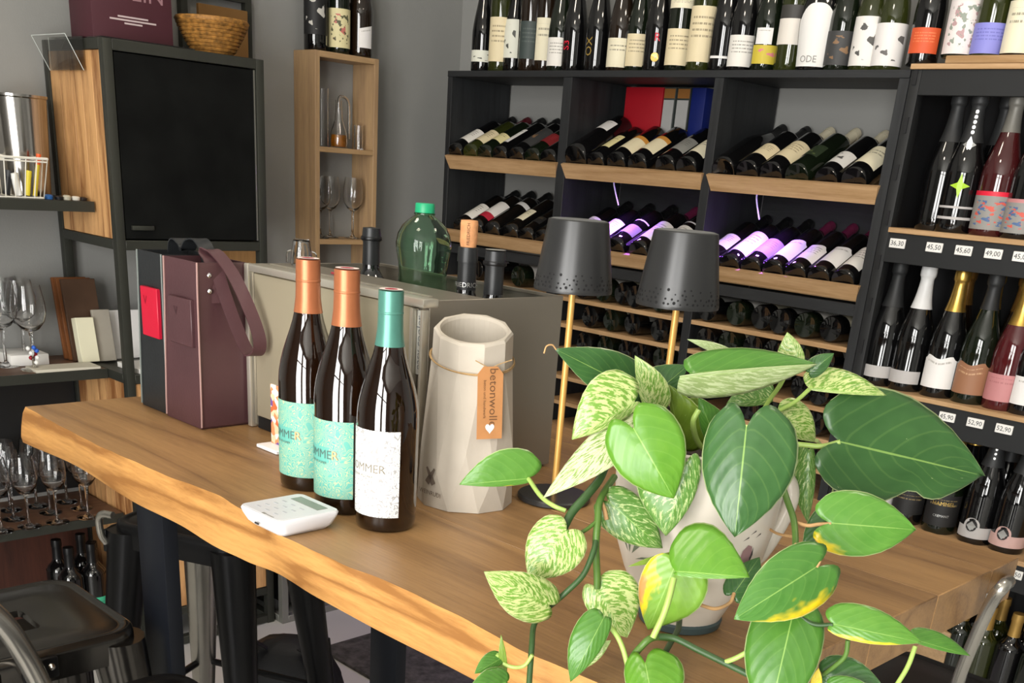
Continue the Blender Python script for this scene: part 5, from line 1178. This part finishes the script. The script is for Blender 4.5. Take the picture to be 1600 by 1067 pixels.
hp = [(0.0065*(math.sin(t_)**3), 0.0005*(13*math.cos(t_)-5*math.cos(2*t_)-2*math.cos(3*t_)-math.cos(4*t_))*0.9) for t_ in [2*PI*i/20 for i in range(20)]]
put('heart', [to+tdir*.0006+tx*a+up*(b-.035) for a, b in hp], [list(range(20))[::-1]], M_paper, tg)
# stamped emblem low on the left facet
la = math.atan2(CAM.y-vc.y, CAM.x-vc.x)-math.radians(46); ld = Vector((math.cos(la), math.sin(la), 0)); lx = Vector((-ld.y, ld.x, 0)); lo = Vector((vc.x, vc.y, TZ))+ld*.0655
M_st = mat('brown_stamp', '#6f6258', 0.8, 0, 0)
text_on('lettering', 'WEINRUDI', 0.0088, lo+Vector((0, 0, .020)), lx, (0, 0, 1), M_st, e)
for s in (-1, 1):
    o0 = lo+ld*.0002+Vector((0, 0, .043)); dx = (lx*s*.55+Vector((0, 0, .83))).normalized(); sx_ = dx.cross(ld)
    put('emblem', [o0+dx*.014+sx_*.0016, o0+dx*.014-sx_*.0016, o0-dx*.004-sx_*.0042, o0-dx*.012-sx_*.0042, o0-dx*.012+sx_*.0042, o0-dx*.004+sx_*.0042], [[0, 1, 2, 3, 4, 5]], M_st, e)

# ------------------------------------------------------------------ card holder behind the bottles
hp_ = at_z(432, 702, TZ)
e = empty('card_stand', (hp_.x, hp_.y, TZ), 'white card stand with a grape patterned card behind the bottles', 'card stand')
box('base', hp_.x-.026, hp_.x+.03, hp_.y-.02, hp_.y+.03, TZ+.0005, TZ+.006, M_white, e, 0.001, 1)
cm = bpy.data.materials.new('grape_card'); nt, p_ = nodes_of(cm); tcn = nt.nodes.new('ShaderNodeTexCoord'); vo = nt.nodes.new('ShaderNodeTexVoronoi'); vo.inputs['Scale'].default_value = 110
nt.links.new(tcn.outputs['Object'], vo.inputs['Vector']); r_ = nt.nodes.new('ShaderNodeValToRGB'); sp_ = nt.nodes.new('ShaderNodeSeparateColor'); nt.links.new(vo.outputs['Color'], sp_.inputs[0]); nt.links.new(sp_.outputs[0], r_.inputs[0]); r_.color_ramp.interpolation = 'CONSTANT'
for i, (po, c_) in enumerate(((0, '#d98a5c'), (.3, '#efc3a0'), (.5, '#f2e3da'), (.7, '#6a4a8c'), (.82, '#c9663c'))):
    el = r_.color_ramp.elements[i] if i < 2 else r_.color_ramp.elements.new(po); el.position = po; el.color = lin(c_)
nt.links.new(r_.outputs[0], p_.inputs['Base Color']); p_.inputs['Roughness'].default_value = 0.5
V, F = box_vf(hp_.x-.02, hp_.x+.02, hp_.y+.004, hp_.y+.0065, TZ+.006, TZ+.098); put('card', V, F, cm, e)

# ------------------------------------------------------------------ two cordless table lamps
M_lamp = mat('matte_black_lamp', '#3b3b3b', 0.34, 0.55, 0.03, 20); M_brass = mat('brass', '#cf9f55', 0.35, 0.3, 0.03)
M_hole = mat('lamp_inside', '#0c0c0d', 0.8, 0, 0)
def lamp(x, y, label):
    e = empty('table_lamp', (x, y, TZ), label, 'table lamp', 'black table lamps')
    lathe('base', [(0.0005, 0.0005), (.050, 0.0005), (.052, .002), (.052, .007), (.050, .009), (0.0005, .010)], M_lamp, e, (x, y, TZ), 48, False, False)
    lathe('pole', [(.0045, .0095), (.0045, .345)], M_brass, e, (x, y, TZ), 16)
    sh = lathe('shade', [(.0515, .2865), (.0520, .289), (.0520, .291), (.0400, .371), (.0395, .3735), (.0370, .3745), (.0005, .3735), (.0005, .371), (.0385, .371), (.0503, .2875), (.0515, .2865)], M_lamp, e, (x, y, TZ), 56, False, False)
    lathe('top_disc', [(0.0005, .3738), (.034, .3752), (.0365, .3746)], mat('lamp_top', '#77797a', 0.4, 0.3, 0.02), e, (x, y, TZ), 40, False, False)
    V, F = [], []; random.seed(5)
    for row in range(4):      # punched holes round the lower rim
        for j in range(44):
            if random.random() < (0.06, 0.12, 0.3, 0.5)[row]: continue
            a = 2*PI*(j+0.5*(row % 2)+random.uniform(-.25, .25))/44; z = .2935+.0052*row+random.uniform(-.001, .001); r = .0520-(z-.291)*(.0120/.080)+.0003
            rr = random.uniform(.0010, .0020); c_ = Vector((x+r*math.cos(a), y+r*math.sin(a), TZ+z)); tn = Vector((-math.sin(a), math.cos(a), 0)); k0 = len(V)
            V += [c_+tn*(rr*math.cos(q))+Vector((0, 0, rr*math.sin(q))) for q in [2*PI*i/8 for i in range(8)]]; F.append(list(range(k0, k0+8)))
    h_ = put('punched_holes', V, F, M_hole, sh); h_['kind'] = 'stuff'
lamp(-0.990, 1.100, 'black table lamp with brass pole beside the cooler')
lamp(-0.838, 1.128, 'black table lamp with brass pole behind the plant')

# ------------------------------------------------------------------ backpack on the floor
bpk = at_z(450, 1000, 0.29); bpk.z = 0
e = empty('backpack', (bpk.x, bpk.y, 0), 'black fabric backpack standing on the floor under the table', 'backpack')
M_bp = mat('black_nylon', '#131417', 0.6, 0, 0.2, 20, 0.3, 90)
vx = Vector((math.cos(YAW), math.sin(YAW), 0)); vy = Vector((-math.sin(YAW), math.cos(YAW), 0))
rg = []
for z, a, b, sh in ((0.0, .15, .08, 0), (.03, .17, .10, 0), (.12, .165, .10, 0), (.20, .14, .085, .01), (.26, .10, .06, .015), (.285, .06, .035, .02), (.292, .02, .012, .02)):
    rg.append([Vector((bpk.x, bpk.y, z))+vx*(a*math.copysign(abs(math.cos(q))**.8, math.cos(q)))+vy*(b*math.copysign(abs(math.sin(q))**.8, math.sin(q))+sh)+vx*(0.006*math.sin(7*q+z*40)) for q in [2*PI*i/28 for i in range(28)]])
V = [p for r in rg for p in r]; F = []
for i in range(len(rg)-1):
    for j in range(28): F.append([i*28+j, i*28+(j+1) % 28, (i+1)*28+(j+1) % 28, (i+1)*28+j])
F += [list(range(28))[::-1], [(len(rg)-1)*28+j for j in range(28)]]
put('body', V, F, M_bp, e, 70)
o0 = Vector((bpk.x, bpk.y, 0))
strap('carry_handle', [o0+vx*-.05+vy*-.03+Vector((0, 0, .275)), o0+vx*-.085+vy*-.05+Vector((0, 0, .30)), o0+vx*-.115+vy*-.06+Vector((0, 0, .27)), o0+vx*-.125+vy*-.07+Vector((0, 0, .21))], .016, vy, M_bp, e)
strap('shoulder_strap', [o0+vx*.04+vy*-.04+Vector((0, 0, .285)), o0+vx*.09+vy*-.07+Vector((0, 0, .275)), o0+vx*.13+vy*-.09+Vector((0, 0, .22)), o0+vx*.16+vy*-.09+Vector((0, 0, .14))], .022, vy, M_bp, e)
# ------------------------------------------------------------------ potted pothos
PP = Vector((-0.604, 0.889, TZ))
M_pot = mat('cream_glazed_pot', '#cfc6b8', 0.4, 0, 0.04, 10, coat=0.3)
pt_ = empty('potted_pothos', PP, 'trailing pothos with variegated leaves in a cream jug pot', 'potted plant')
PR = [(0.0005, .004), (.040, .004), (.043, .010), (.052, .030), (.066, .058), (.076, .085), (.0825, .12), (.085, .155), (.086, .192), (.0875, .196), (.085, .198), (.083, .194), (.081, .16), (.075, .10)]
pot = lathe('pot', PR, M_pot, pt_, tuple(PP), 56, False, False, 50)
lathe('base_ring', [(.040, .0005), (.0435, .001), (.045, .008), (.043, .011), (.040, .011)], mat('slate_green_base', '#3c4a4a', 0.5, 0, 0.1), pt_, tuple(PP), 48, True, True)
lathe('soil', [(0.0005, .176), (.05, .175), (.0815, .172)], mat('potting_soil', '#2a1d14', 0.95, 0, 0.4, 60, 0.8, 150), pt_, tuple(PP), 32, False, False)
def pot_r(z):
    for (r0, z0), (r1, z1) in zip(PR[1:], PR[2:9]):
        if z0 <= z <= z1: return r0+(r1-r0)*(z-z0)/max(1e-6, z1-z0)
    return .086
DAX = lambda py: 1.1436-(968-py)*0.000276
def dtab(px, py):
    p = at_z(px, py, TZ)
    if TX0 < p.x < TX1 and 0.69 < p.y < 1.462: return (p-CAM).dot(_f)
    return 99
def PL(px, py, off):
    d = min(DAX(py)+off, dtab(px, py)-0.010); return at_d(px, py, d)
tube('handle', [PL(1172, 880, -.02), PL(1194, 858, -.015), PL(1222, 812, -.01), PL(1236, 775, -.005), PL(1228, 748, 0), PL(1196, 742, 0)], 0.0085, M_pot, pt_, 12, sub=6)
ca = math.atan2(CAM.y-PP.y, CAM.x-PP.x)
def decal(name, pts, ang, z, m):
    V = [Vector((0, 0, 0))]*0
    for a, b in pts:
        zz = z+b; r = pot_r(zz)+0.0006; V.append(Vector((PP.x+r*math.cos(ca+math.radians(ang)+a/r), PP.y+r*math.sin(ca+math.radians(ang)+a/r), TZ+zz)))
    put(name, V, [list(range(len(V)))], m, pt_)
M_dp = mat('painted_grey_green', '#6a7460', 0.5, 0, 0); M_dk = mat('painted_black', '#2a2422', 0.5, 0, 0); M_mv = mat('painted_mauve', '#8a6a6a', 0.5, 0, 0)
for a, z, dx, dz, w2 in ((-52, .085, -.018, .03, .004), (-50, .085, .002, .034, .004), (-47, .085, .020, .026, .0045), (-44, .08, .028, .010, .004)):
    decal('painted_leaf', [(0, 0), (dx*.5+w2, dz*.5), (dx, dz), (dx*.5-w2, dz*.5)], a, z, M_dp)
decal('painted_bird', [(.000, -.012), (.006, -.010), (.0085, .0), (.005, .011), (-.001, .013), (-.006, .007), (-.007, -.004)], 44, .098, M_mv)
decal('painted_bird', [(.003, -.012), (.008, -.010), (.0100, .001), (.0075, .010), (.0065, .000)], 44, .098, M_dk)
for i, (a, b) in enumerate(((-.010, .018), (-.002, .024), (.006, .020))): decal('painted_twig', [(a, b), (a+.007, b+.003), (a+.0065, b+.0045)], 44, .098, M_dk)

def leaf_mat(name, g1, g2, kind='plain', c1='#d3dca2', thr=0.5, rib='#9fc266', edge=None, yel='#e0c21e'):
    if name in MATS: return MATS[name]
    m = bpy.data.materials.new(name); nt, p = nodes_of(m); L = nt.links; N = nt.nodes
    uv = N.new('ShaderNodeTexCoord'); sp = N.new('ShaderNodeSeparateXYZ'); L.new(uv.outputs['UV'], sp.inputs[0])
    def mth(op, a, b=None):
        q = N.new('ShaderNodeMath'); q.operation = op
        for i, v in enumerate((a, b)):
            if v is None: continue
            if isinstance(v, (int, float)): q.inputs[i].default_value = v
            else: L.new(v, q.inputs[i])
        return q.outputs[0]
    def mix(f, a, b):
        x = N.new('ShaderNodeMix'); x.data_type = 'RGBA'
        for i, v in ((0, f), (6, a), (7, b)):
            if isinstance(v, tuple): x.inputs[i].default_value = v
            elif isinstance(v, (int, float)): x.inputs[i].default_value = v
            else: L.new(v, x.inputs[i])
        return x.outputs[2]
    u, v = sp.outputs[0], sp.outputs[1]; av = mth('ABSOLUTE', mth('SUBTRACT', v, 0.5))
    oi = N.new('ShaderNodeObjectInfo'); cb = N.new('ShaderNodeCombineXYZ')
    along = mth('SUBTRACT', u, mth('MULTIPLY', av, 0.9))     # follows the side veins
    L.new(mth('ADD', mth('MULTIPLY', along, 22), mth('MULTIPLY', oi.outputs['Random'], 50)), cb.inputs[0]); L.new(mth('MULTIPLY', v, 9), cb.inputs[1])
    n1 = N.new('ShaderNodeTexNoise'); n1.inputs['Scale'].default_value = 1.0; n1.inputs['Detail'].default_value = 3; n1.inputs['Roughness'].default_value = 0.65; L.new(cb.outputs[0], n1.inputs['Vector'])
    n2 = N.new('ShaderNodeTexNoise'); n2.inputs['Scale'].default_value = 5; L.new(uv.outputs['UV'], n2.inputs['Vector'])
    col = mix(n2.outputs['Fac'], lin(g1), lin(g2))
    vein = mth('MULTIPLY', mth('GREATER_THAN', mth('SINE', mth('MULTIPLY', along, 44)), 0.93), 0.07); col = mix(vein, col, lin(rib))
    if kind == 'var':
        mr = N.new('ShaderNodeMapRange'); mr.inputs[1].default_value = thr-0.025; mr.inputs[2].default_value = thr+0.025; L.new(n1.outputs['Fac'], mr.inputs[0])
        col = mix(mr.outputs[0], col, lin(c1))
    if kind == 'plain':       # a few pale flecks
        col = mix(mth('MULTIPLY', mth('GREATER_THAN', n1.outputs['Fac'], 0.735), 0.8), col, lin('#c9d69a'))
    if edge:                  # yellowed, then browned margin on one side
        side = v if edge[0] > 0 else mth('SUBTRACT', 1.0, v)
        s = mth('ADD', mth('ADD', side, mth('MULTIPLY', mth('SUBTRACT', n2.outputs['Fac'], 0.5), 0.5)), mth('MULTIPLY', mth('ABSOLUTE', mth('SUBTRACT', u, edge[2])), -edge[3]))
        m1 = N.new('ShaderNodeMapRange'); m1.inputs[1].default_value = edge[1]-0.08; m1.inputs[2].default_value = edge[1]+0.06; L.new(s, m1.inputs[0]); col = mix(m1.outputs[0], col, lin(yel))
        m2 = N.new('ShaderNodeMapRange'); m2.inputs[1].default_value = edge[1]+0.12; m2.inputs[2].default_value = edge[1]+0.24; L.new(s, m2.inputs[0]); col = mix(m2.outputs[0], col, lin('#c08a4e'))
    col = mix(mth('MULTIPLY', mth('LESS_THAN', av, 0.009), 0.55), col, lin(rib))
    col = mix(mth('MULTIPLY', mth('GREATER_THAN', av, 0.487), 0.5), col, lin('#cfd8a0'))
    L.new(col, p.inputs['Base Color']); p.inputs['Roughness'].default_value = 0.3; p.inputs['Specular IOR Level'].default_value = 0.5
    tr = N.new('ShaderNodeBsdfTranslucent'); L.new(col, tr.inputs['Color']); ms = N.new('ShaderNodeMixShader'); ms.inputs[0].default_value = 0.14
    L.new(p.outputs[0], ms.inputs[1]); L.new(tr.outputs[0], ms.inputs[2]); L.new(ms.outputs[0], N['Material Output'].inputs['Surface'])
    b = N.new('ShaderNodeBump'); b.inputs['Strength'].default_value = 0.22; b.inputs['Distance'].default_value = 0.001
    hgt = mth('ADD', mth('MULTIPLY', mth('SINE', mth('MULTIPLY', along, 44)), 0.35), mth('MULTIPLY', n2.outputs['Fac'], 2.5)); L.new(hgt, b.inputs['Height']); L.new(b.outputs[0], p.inputs['Normal'])
    MATS[name] = m; return m
LM = {
 'green': leaf_mat('leaf_green', '#3b6b25', '#548431'), 'bright': leaf_mat('leaf_bright_green', '#4c8222', '#68992f'),
 'dark': leaf_mat('leaf_dark_green', '#2d5228', '#436b38'), 'olive': leaf_mat('leaf_olive_back', '#5c7a22', '#7d9632', rib='#a4b860'),
 'pale': leaf_mat('leaf_pale_back', '#7f9458', '#9bab74', 'var', '#b3bf90', .52), 'var': leaf_mat('leaf_variegated', '#5f8c30', '#7ca342', 'var', '#bfca86', .50),
 'varp': leaf_mat('leaf_white_variegated', '#6a8a3e', '#86a253', 'var', '#cbd1a4', .465), 'vard': leaf_mat('leaf_dark_variegated', '#46722b', '#608a3c', 'var', '#a9b97c', .56),
 'yedge': leaf_mat('leaf_yellow_edge', '#3d702b', '#548538', edge=(-1, .86, .40, .35)), 'yedge2': leaf_mat('leaf_yellow_lower', '#467a27', '#639236', edge=(1, .88, .30, .30)),
 'ybase': leaf_mat('leaf_yellow_base', '#48802a', '#64953c', edge=(1, .78, .04, .9)), 'ymid': leaf_mat('leaf_yellow_middle', '#65922c', '#7fa53e', edge=(1, .62, .45, .9)),
 'yel': leaf_mat('leaf_yellow', '#c9b01e', '#e3cc3a'), 'ytip': leaf_mat('leaf_yellow_spot', '#4a7c2c', '#63933c', edge=(-1, 1.0, .28, .6)),
}
HW = [(0, .60), (.05, .78), (.12, .91), (.22, .985), (.33, 1.0), (.45, .965), (.58, .84), (.70, .66), (.80, .47), (.88, .29), (.94, .15), (.98, .055), (1, 0.004)]
def hw(t):
    for (a, x), (b, y) in zip(HW, HW[1:]):
        if a <= t <= b: s = (t-a)/(b-a); s = s*s*(3-2*s)*0.4+s*0.6; return x+(y-x)*s
    return 0
def leaf(base, tip, oB, oT, wl, wr, kind, bend=0.10, fold=0.12, roll=0.0, lobe=0.16, wav=0.03, sway=0.0, notch=None):
    B, T = PL(*base, oB), PL(*tip, oT); A = T-B; Ln = A.length; a = A/Ln
    vd = ((B+T)/2-CAM).normalized(); S = a.cross(vd).normalized()      # to the right of base->tip as seen
    N_ = S.cross(a).normalized()
    if N_.dot(vd) > 0: N_ = -N_
    # make sure S points to the visual right hand of the heading
    sx = Vector((S.dot(_r), -S.dot(_u))); hx = Vector((a.dot(_r), -a.dot(_u)))
    if hx.x*sx.y-hx.y*sx.x < 0: S = -S
    dm = ((B+T)/2-CAM).dot(_f)/FPX*1.07; WL, WR = wl*dm, wr*dm; nt_, ns = 18, 12; V, F, U = [], [], []; ph = random.uniform(0, 6)
    for i in range(nt_+1):
        t = i/nt_; h = hw(t)
        for j in range(ns+1):
            s = 2*j/ns-1; q = abs(s); W = WR if s > 0 else WL
            if notch and s > 0: W = W*(1-notch[1]*math.exp(-((t-notch[0])/notch[2])**2))
            off = s*W*h
            sh = lobe*1.12*(1-t)**2.0*max(0, math.sin(PI*min(1, q*0.76)))**0.7*min(1, W/(0.3*Ln))
            mid = Ln*sway*math.sin(PI*t)
            n_ = -fold*q**1.3*W*h*1.2+bend*Ln*(math.sin(PI*t*0.9)*0.9)-bend*Ln*0.7*t*t+wav*W*q*q*math.sin(7*t+ph+(2 if s > 0 else 0))+roll*off
            V.append(B+a*(Ln*(t-sh))+S*(off+mid)+N_*n_); U.append((t, (s+1)/2))
    for i in range(nt_):
        for j in range(ns): k = i*(ns+1)+j; F.append([k, k+1, k+ns+2, k+ns+1])
    # keep every leaf above the table it trails across
    for v in V:
        if TX0-.01 < v.x < TX1+.01 and 0.67 < v.y < 1.47 and v.z < TZ+0.004 and v.z > TZ-0.09: v.z = TZ+0.004
    o = put('leaf', V, F, LM[kind], pt_, 70, U)
    sm = o.modifiers.new('thickness', 'SOLIDIFY'); sm.thickness = 0.0005; sm.offset = 0
    return o
random.seed(11)
LEAVES = [
 ((824, 748), (718, 757), -.06, -.07, 8, 46, 'ytip', .05, .1, .3, .2),
 ((1000, 612), (869, 546), .02, -.02, 30, 38, 'dark', .06, .1, 0, .1),
 ((1003, 632), (1076, 570), .03, .05, 36, 20, 'dark', .06, .1),
 ((991, 628), (895, 686), -.06, -.08, 14, 60, 'var', .12, .25, .3),
 ((1002, 648), (851, 776), -.055, -.11, 32, 26, 'varp', .10, .2, -.3, .08),
 ((991, 671), (1053, 779), -.10, -.12, 60, 52, 'bright', .10, .2, .0, .22),
 ((1018, 642), (992, 556), .00, .00, 10, 34, 'var', .05, .2, .4, .05),
 ((1064, 702), (1045, 602), .02, .01, 6, 46, 'olive', .05, .3, .5, .05),
 ((1072, 722), (1040, 838), -.10, -.11, 26, 66, 'vard', .08, .2),
 ((950, 783), (1036, 857), -.09, -.10, 34, 34, 'vard', .10, .2, 0, .1),
 ((885, 829), (826, 906), -.14, -.15, 44, 42, 'var', .10, .15, 0, .12),
 ((858, 945), (759, 895), -.17, -.20, 40, 32, 'var', .10, .2, .2, .12),
 ((933, 919), (980, 997), -.13, -.14, 54, 28, 'var', .10, .15, 0, .14),
 ((1056, 880), (1012, 985), -.15, -.14, 58, 40, 'ymid', .06, .1, 0, .06),
 ((1056, 893), (1171, 902), -.18, -.20, 76, 7, 'bright', .06, .15, .35, .12),
 ((944, 964), (891, 1066), -.19, -.21, 18, 32, 'green', .16, .2, 0, .05),
 ((906, 1035), (955, 1000), -.17, -.17, 13, 13, 'var', .05, .1, 0, .05),
 ((1008, 1036), (1024, 1120), -.21, -.25, 54, 34, 'bright', .08, .2, 0, .24),
 ((786, 1056), (783, 992), -.20, -.20, 6, 7, 'olive', .05, .1, 0, .02),
 ((784, 1028), (742, 1052), -.20, -.22, 9, 17, 'green', .08, .2, 0, .05),
 ((792, 1066), (732, 1078), -.22, -.24, 14, 26, 'green', .08, .2, 0, .1),
 ((1147, 927), (1187, 870), -.10, -.08, 22, 26, 'dark', .05, .2, 0, .12),
 ((1275, 886), (1149, 966), -.20, -.24, 52, 48, 'yedge', .08, .15, .1, .2),
 ((1166, 668), (1148, 839), -.12, -.16, 78, 60, 'dark', .08, .25, 0, .2),
 ((1312, 690), (1539, 744), -.02, .02, 88, 74, 'dark', .04, .08, .2, .12, .06, 0, (.52, .34, .10)),
 ((1297, 817), (1433, 828), -.12, -.12, 50, 46, 'ybase', .08, .12, .15, .16, .05),
 ((1078, 583), (1276, 568), -.05, -.05, 32, 5, 'green', .05, .1, .8, .06),
 ((1062, 590), (1278, 569), -.056, -.055, 4, 34, 'pale', .04, .1, -.8, .02, .04),
 ((1250, 566), (1230, 519), .02, .03, 28, 10, 'var', .05, .2, 0, .05),
 ((1142, 553), (1074, 530), .03, .03, 6, 8, 'pale', .06, .2, 0, .05),
 ((1264, 582), (1303, 552), -.02, -.02, 15, 13, 'dark', .1, .3, 0, .05),
 ((1264, 606), (1387, 618), -.01, -.01, 32, 4, 'var', .10, .3, .5, .06),
 ((1217, 646), (1275, 691), .02, .02, 32, 17, 'var', .08, .2, 0, .1),
 ((1264, 702), (1262, 817), .0, -.01, 10, 25, 'vard', .06, .3, 0, .05),
 ((1303, 800), (1256, 873), -.08, -.10, 14, 25, 'dark', .06, .2, 0, .1),
 ((1205, 622), (1135, 632), .03, .03, 8, 32, 'vard', .05, .2, 0, .08),
 ((1120, 692), (1092, 622), .0, -.01, 14, 26, 'green', .10, .3, 0, .05),
 ((1302, 975), (1441, 1004), -.22, -.24, 37, 18, 'yedge2', .06, .15, .2, .1),
 ((1425, 998), (1517, 1025), -.20, -.20, 21, 5, 'green', .06, .2, .3, .04),
 ((1240, 955), (1198, 1135), -.20, -.26, 52, 58, 'green', .08, .2, 0, .1),
 ((1287, 1055), (1380, 1072), -.21, -.23, 34, 16, 'dark', .08, .2, 0, .1),
 ((1298, 1072), (1372, 1082), -.23, -.25, 18, 12, 'green', .08, .2, 0, .1),
 ((1274, 1075), (1279, 1044), -.22, -.22, 8, 8, 'yel', .05, .1, 0, .05),
 ((1056, 866), (981, 885), -.12, -.13, 5, 6, 'olive', .03, .1, 0, .02),
 ((1155, 690), (1110, 720), .01, .01, 14, 16, 'dark', .05, .1),
 ((1180, 600), (1215, 575), .06, .06, 12, 14, 'vard', .05, .1),
 ((1100, 640), (1062, 628), .05, .05, 12, 14, 'olive', .05, .1),
]
for a in LEAVES: leaf(*a)
M_vine = mat('green_vine', '#4c6b2a', 0.45, 0, 0.15, 40); M_vine2 = mat('dark_vine', '#2f4a24', 0.45, 0, 0.15, 40); M_pet = mat('pale_petiole', '#9ab45c', 0.4, 0, 0.1, 40); M_root = mat('tan_root', '#b08a5c', 0.7, 0, 0.2, 60)
def vine(pts, r, m, name='stem'):
    tube(name, [PL(x, y, o_) for x, y, o_ in pts], r, m, pt_, 8, sub=6)
vine([(1010, 700, 0), (975, 700, -.03), (950, 722, -.07), (936, 750, -.09), (914, 777, -.11), (894, 800, -.12), (880, 826, -.13)], .0042, M_vine2)
vine([(960, 745, -.06), (938, 780, -.10), (934, 813, -.12), (931, 852, -.13), (933, 900, -.13), (933, 919, -.13)], .0034, M_vine)
vine([(931, 845, -.13), (927, 862, -.14), (912, 897, -.15), (888, 922, -.155), (864, 943, -.155), (845, 958, -.155), (834, 978, -.165), (831, 1008, -.19), (826, 1080, -.22)], .0027, M_vine2)
vine([(934, 813, -.12), (915, 828, -.13), (900, 834, -.135), (886, 830, -.14)], .0019, M_vine, 'petiole')
vine([(826, 748, -.06), (845, 775, -.09), (865, 790, -.11), (884, 798, -.115)], .0022, M_pet, 'petiole')
vine([(832, 1023, -.205), (819, 1040, -.205), (800, 1042, -.205), (784, 1034, -.20), (776, 1022, -.20)], .0018, M_pet, 'petiole')
vine([(1062, 965, -.07), (1059, 984, -.10), (1044, 1011, -.15), (1030, 1040, -.19), (1028, 1080, -.24)], .0030, M_vine2)
vine([(1053, 903, -.17), (1045, 935, -.18), (1036, 962, -.185), (1020, 996, -.19)], .0030, M_pet, 'petiole')
vine([(1052, 997, -.155), (1020, 996, -.185), (1000, 1012, -.19), (987, 1029, -.195), (981, 1044, -.20)], .0034, M_vine)
vine([(981, 1042, -.20), (974, 1015, -.195), (964, 993, -.19), (950, 976, -.19), (942, 970, -.19)], .0024, M_pet, 'petiole')
vine([(1023, 994, -.18), (1053, 997, -.18), (1090, 1015, -.19), (1131, 1035, -.20), (1172, 1055, -.21)], .0032, M_vine2)
vine([(1131, 1035, -.20), (1150, 1028, -.205), (1172, 1016, -.205)], .0024, M_pet, 'petiole')
vine([(1205, 700, -.01), (1218, 745, -.05), (1229, 779, -.08), (1240, 812, -.10), (1243, 850, -.13), (1240, 900, -.16), (1240, 955, -.20)], .0032, M_vine)
vine([(1240, 815, -.10), (1262, 821, -.11), (1280, 819, -.115), (1299, 818, -.12)], .0018, M_root, 'petiole')
vine([(1205, 690, .0), (1256, 695, -.01), (1285, 697, -.015), (1313, 690, -.02)], .0026, M_pet, 'petiole')
vine([(1185, 660, .02), (1199, 630, .02), (1218, 603, .0), (1232, 574, -.02)], .0024, M_pet, 'petiole')
vine([(1195, 665, .02), (1216, 643, .01), (1242, 628, .0), (1270, 603, -.01)], .0022, M_pet, 'petiole')
vine([(1243, 850, -.14), (1268, 862, -.17), (1282, 870, -.19), (1276, 887, -.20)], .0014, M_root, 'petiole')
vine([(1240, 955, -.20), (1270, 975, -.21), (1302, 976, -.22)], .0020, M_vine2, 'petiole')
vine([(1325, 1000, -.225), (1321, 1024, -.225), (1305, 1040, -.22), (1286, 1054, -.21)], .0022, M_vine, 'petiole')
vine([(1430, 1010, -.205), (1418, 1042, -.215), (1398, 1075, -.225)], .0022, M_pet, 'petiole')
vine([(1147, 927, -.10), (1140, 942, -.11), (1118, 951, -.12), (1094, 945, -.12)], .0018, M_root, 'aerial_root')
vine([(1188, 812, -.03), (1202, 826, -.05), (1216, 834, -.07), (1236, 838, -.10)], .0014, M_root, 'aerial_root')
vine([(938, 782, -.10), (944, 795, -.105), (948, 812, -.11)], .0022, M_root, 'aerial_root')
vine([(1160, 700, .0), (1165, 685, -.06), (1166, 668, -.12)], .0026, M_pet, 'petiole')
vine([(1110, 712, .0), (1090, 690, -.02), (1083, 660, -.04), (1092, 640, -.04)], .0028, M_pet, 'petiole')
vine([(869, 546, -.02), (863, 539, -.022), (854, 541, -.024), (850, 552, -.024)], .0008, M_root, 'leaf_tip')
vine([(1040, 705, .0), (1010, 690, -.06), (992, 671, -.10)], .0024, M_pet, 'petiole')
# curling sheath at the right of the pot
P = spline([PL(x, y, o_) for x, y, o_ in ((1276, 688, .0), (1298, 715, .0), (1305, 742, -.01), (1300, 772, -.02), (1287, 800, -.04))], 6)
V, F = tube_vf(P, .0055, 8, .002, flat=.35); put('leaf_sheath', V, F, LM['olive'], pt_, 60)
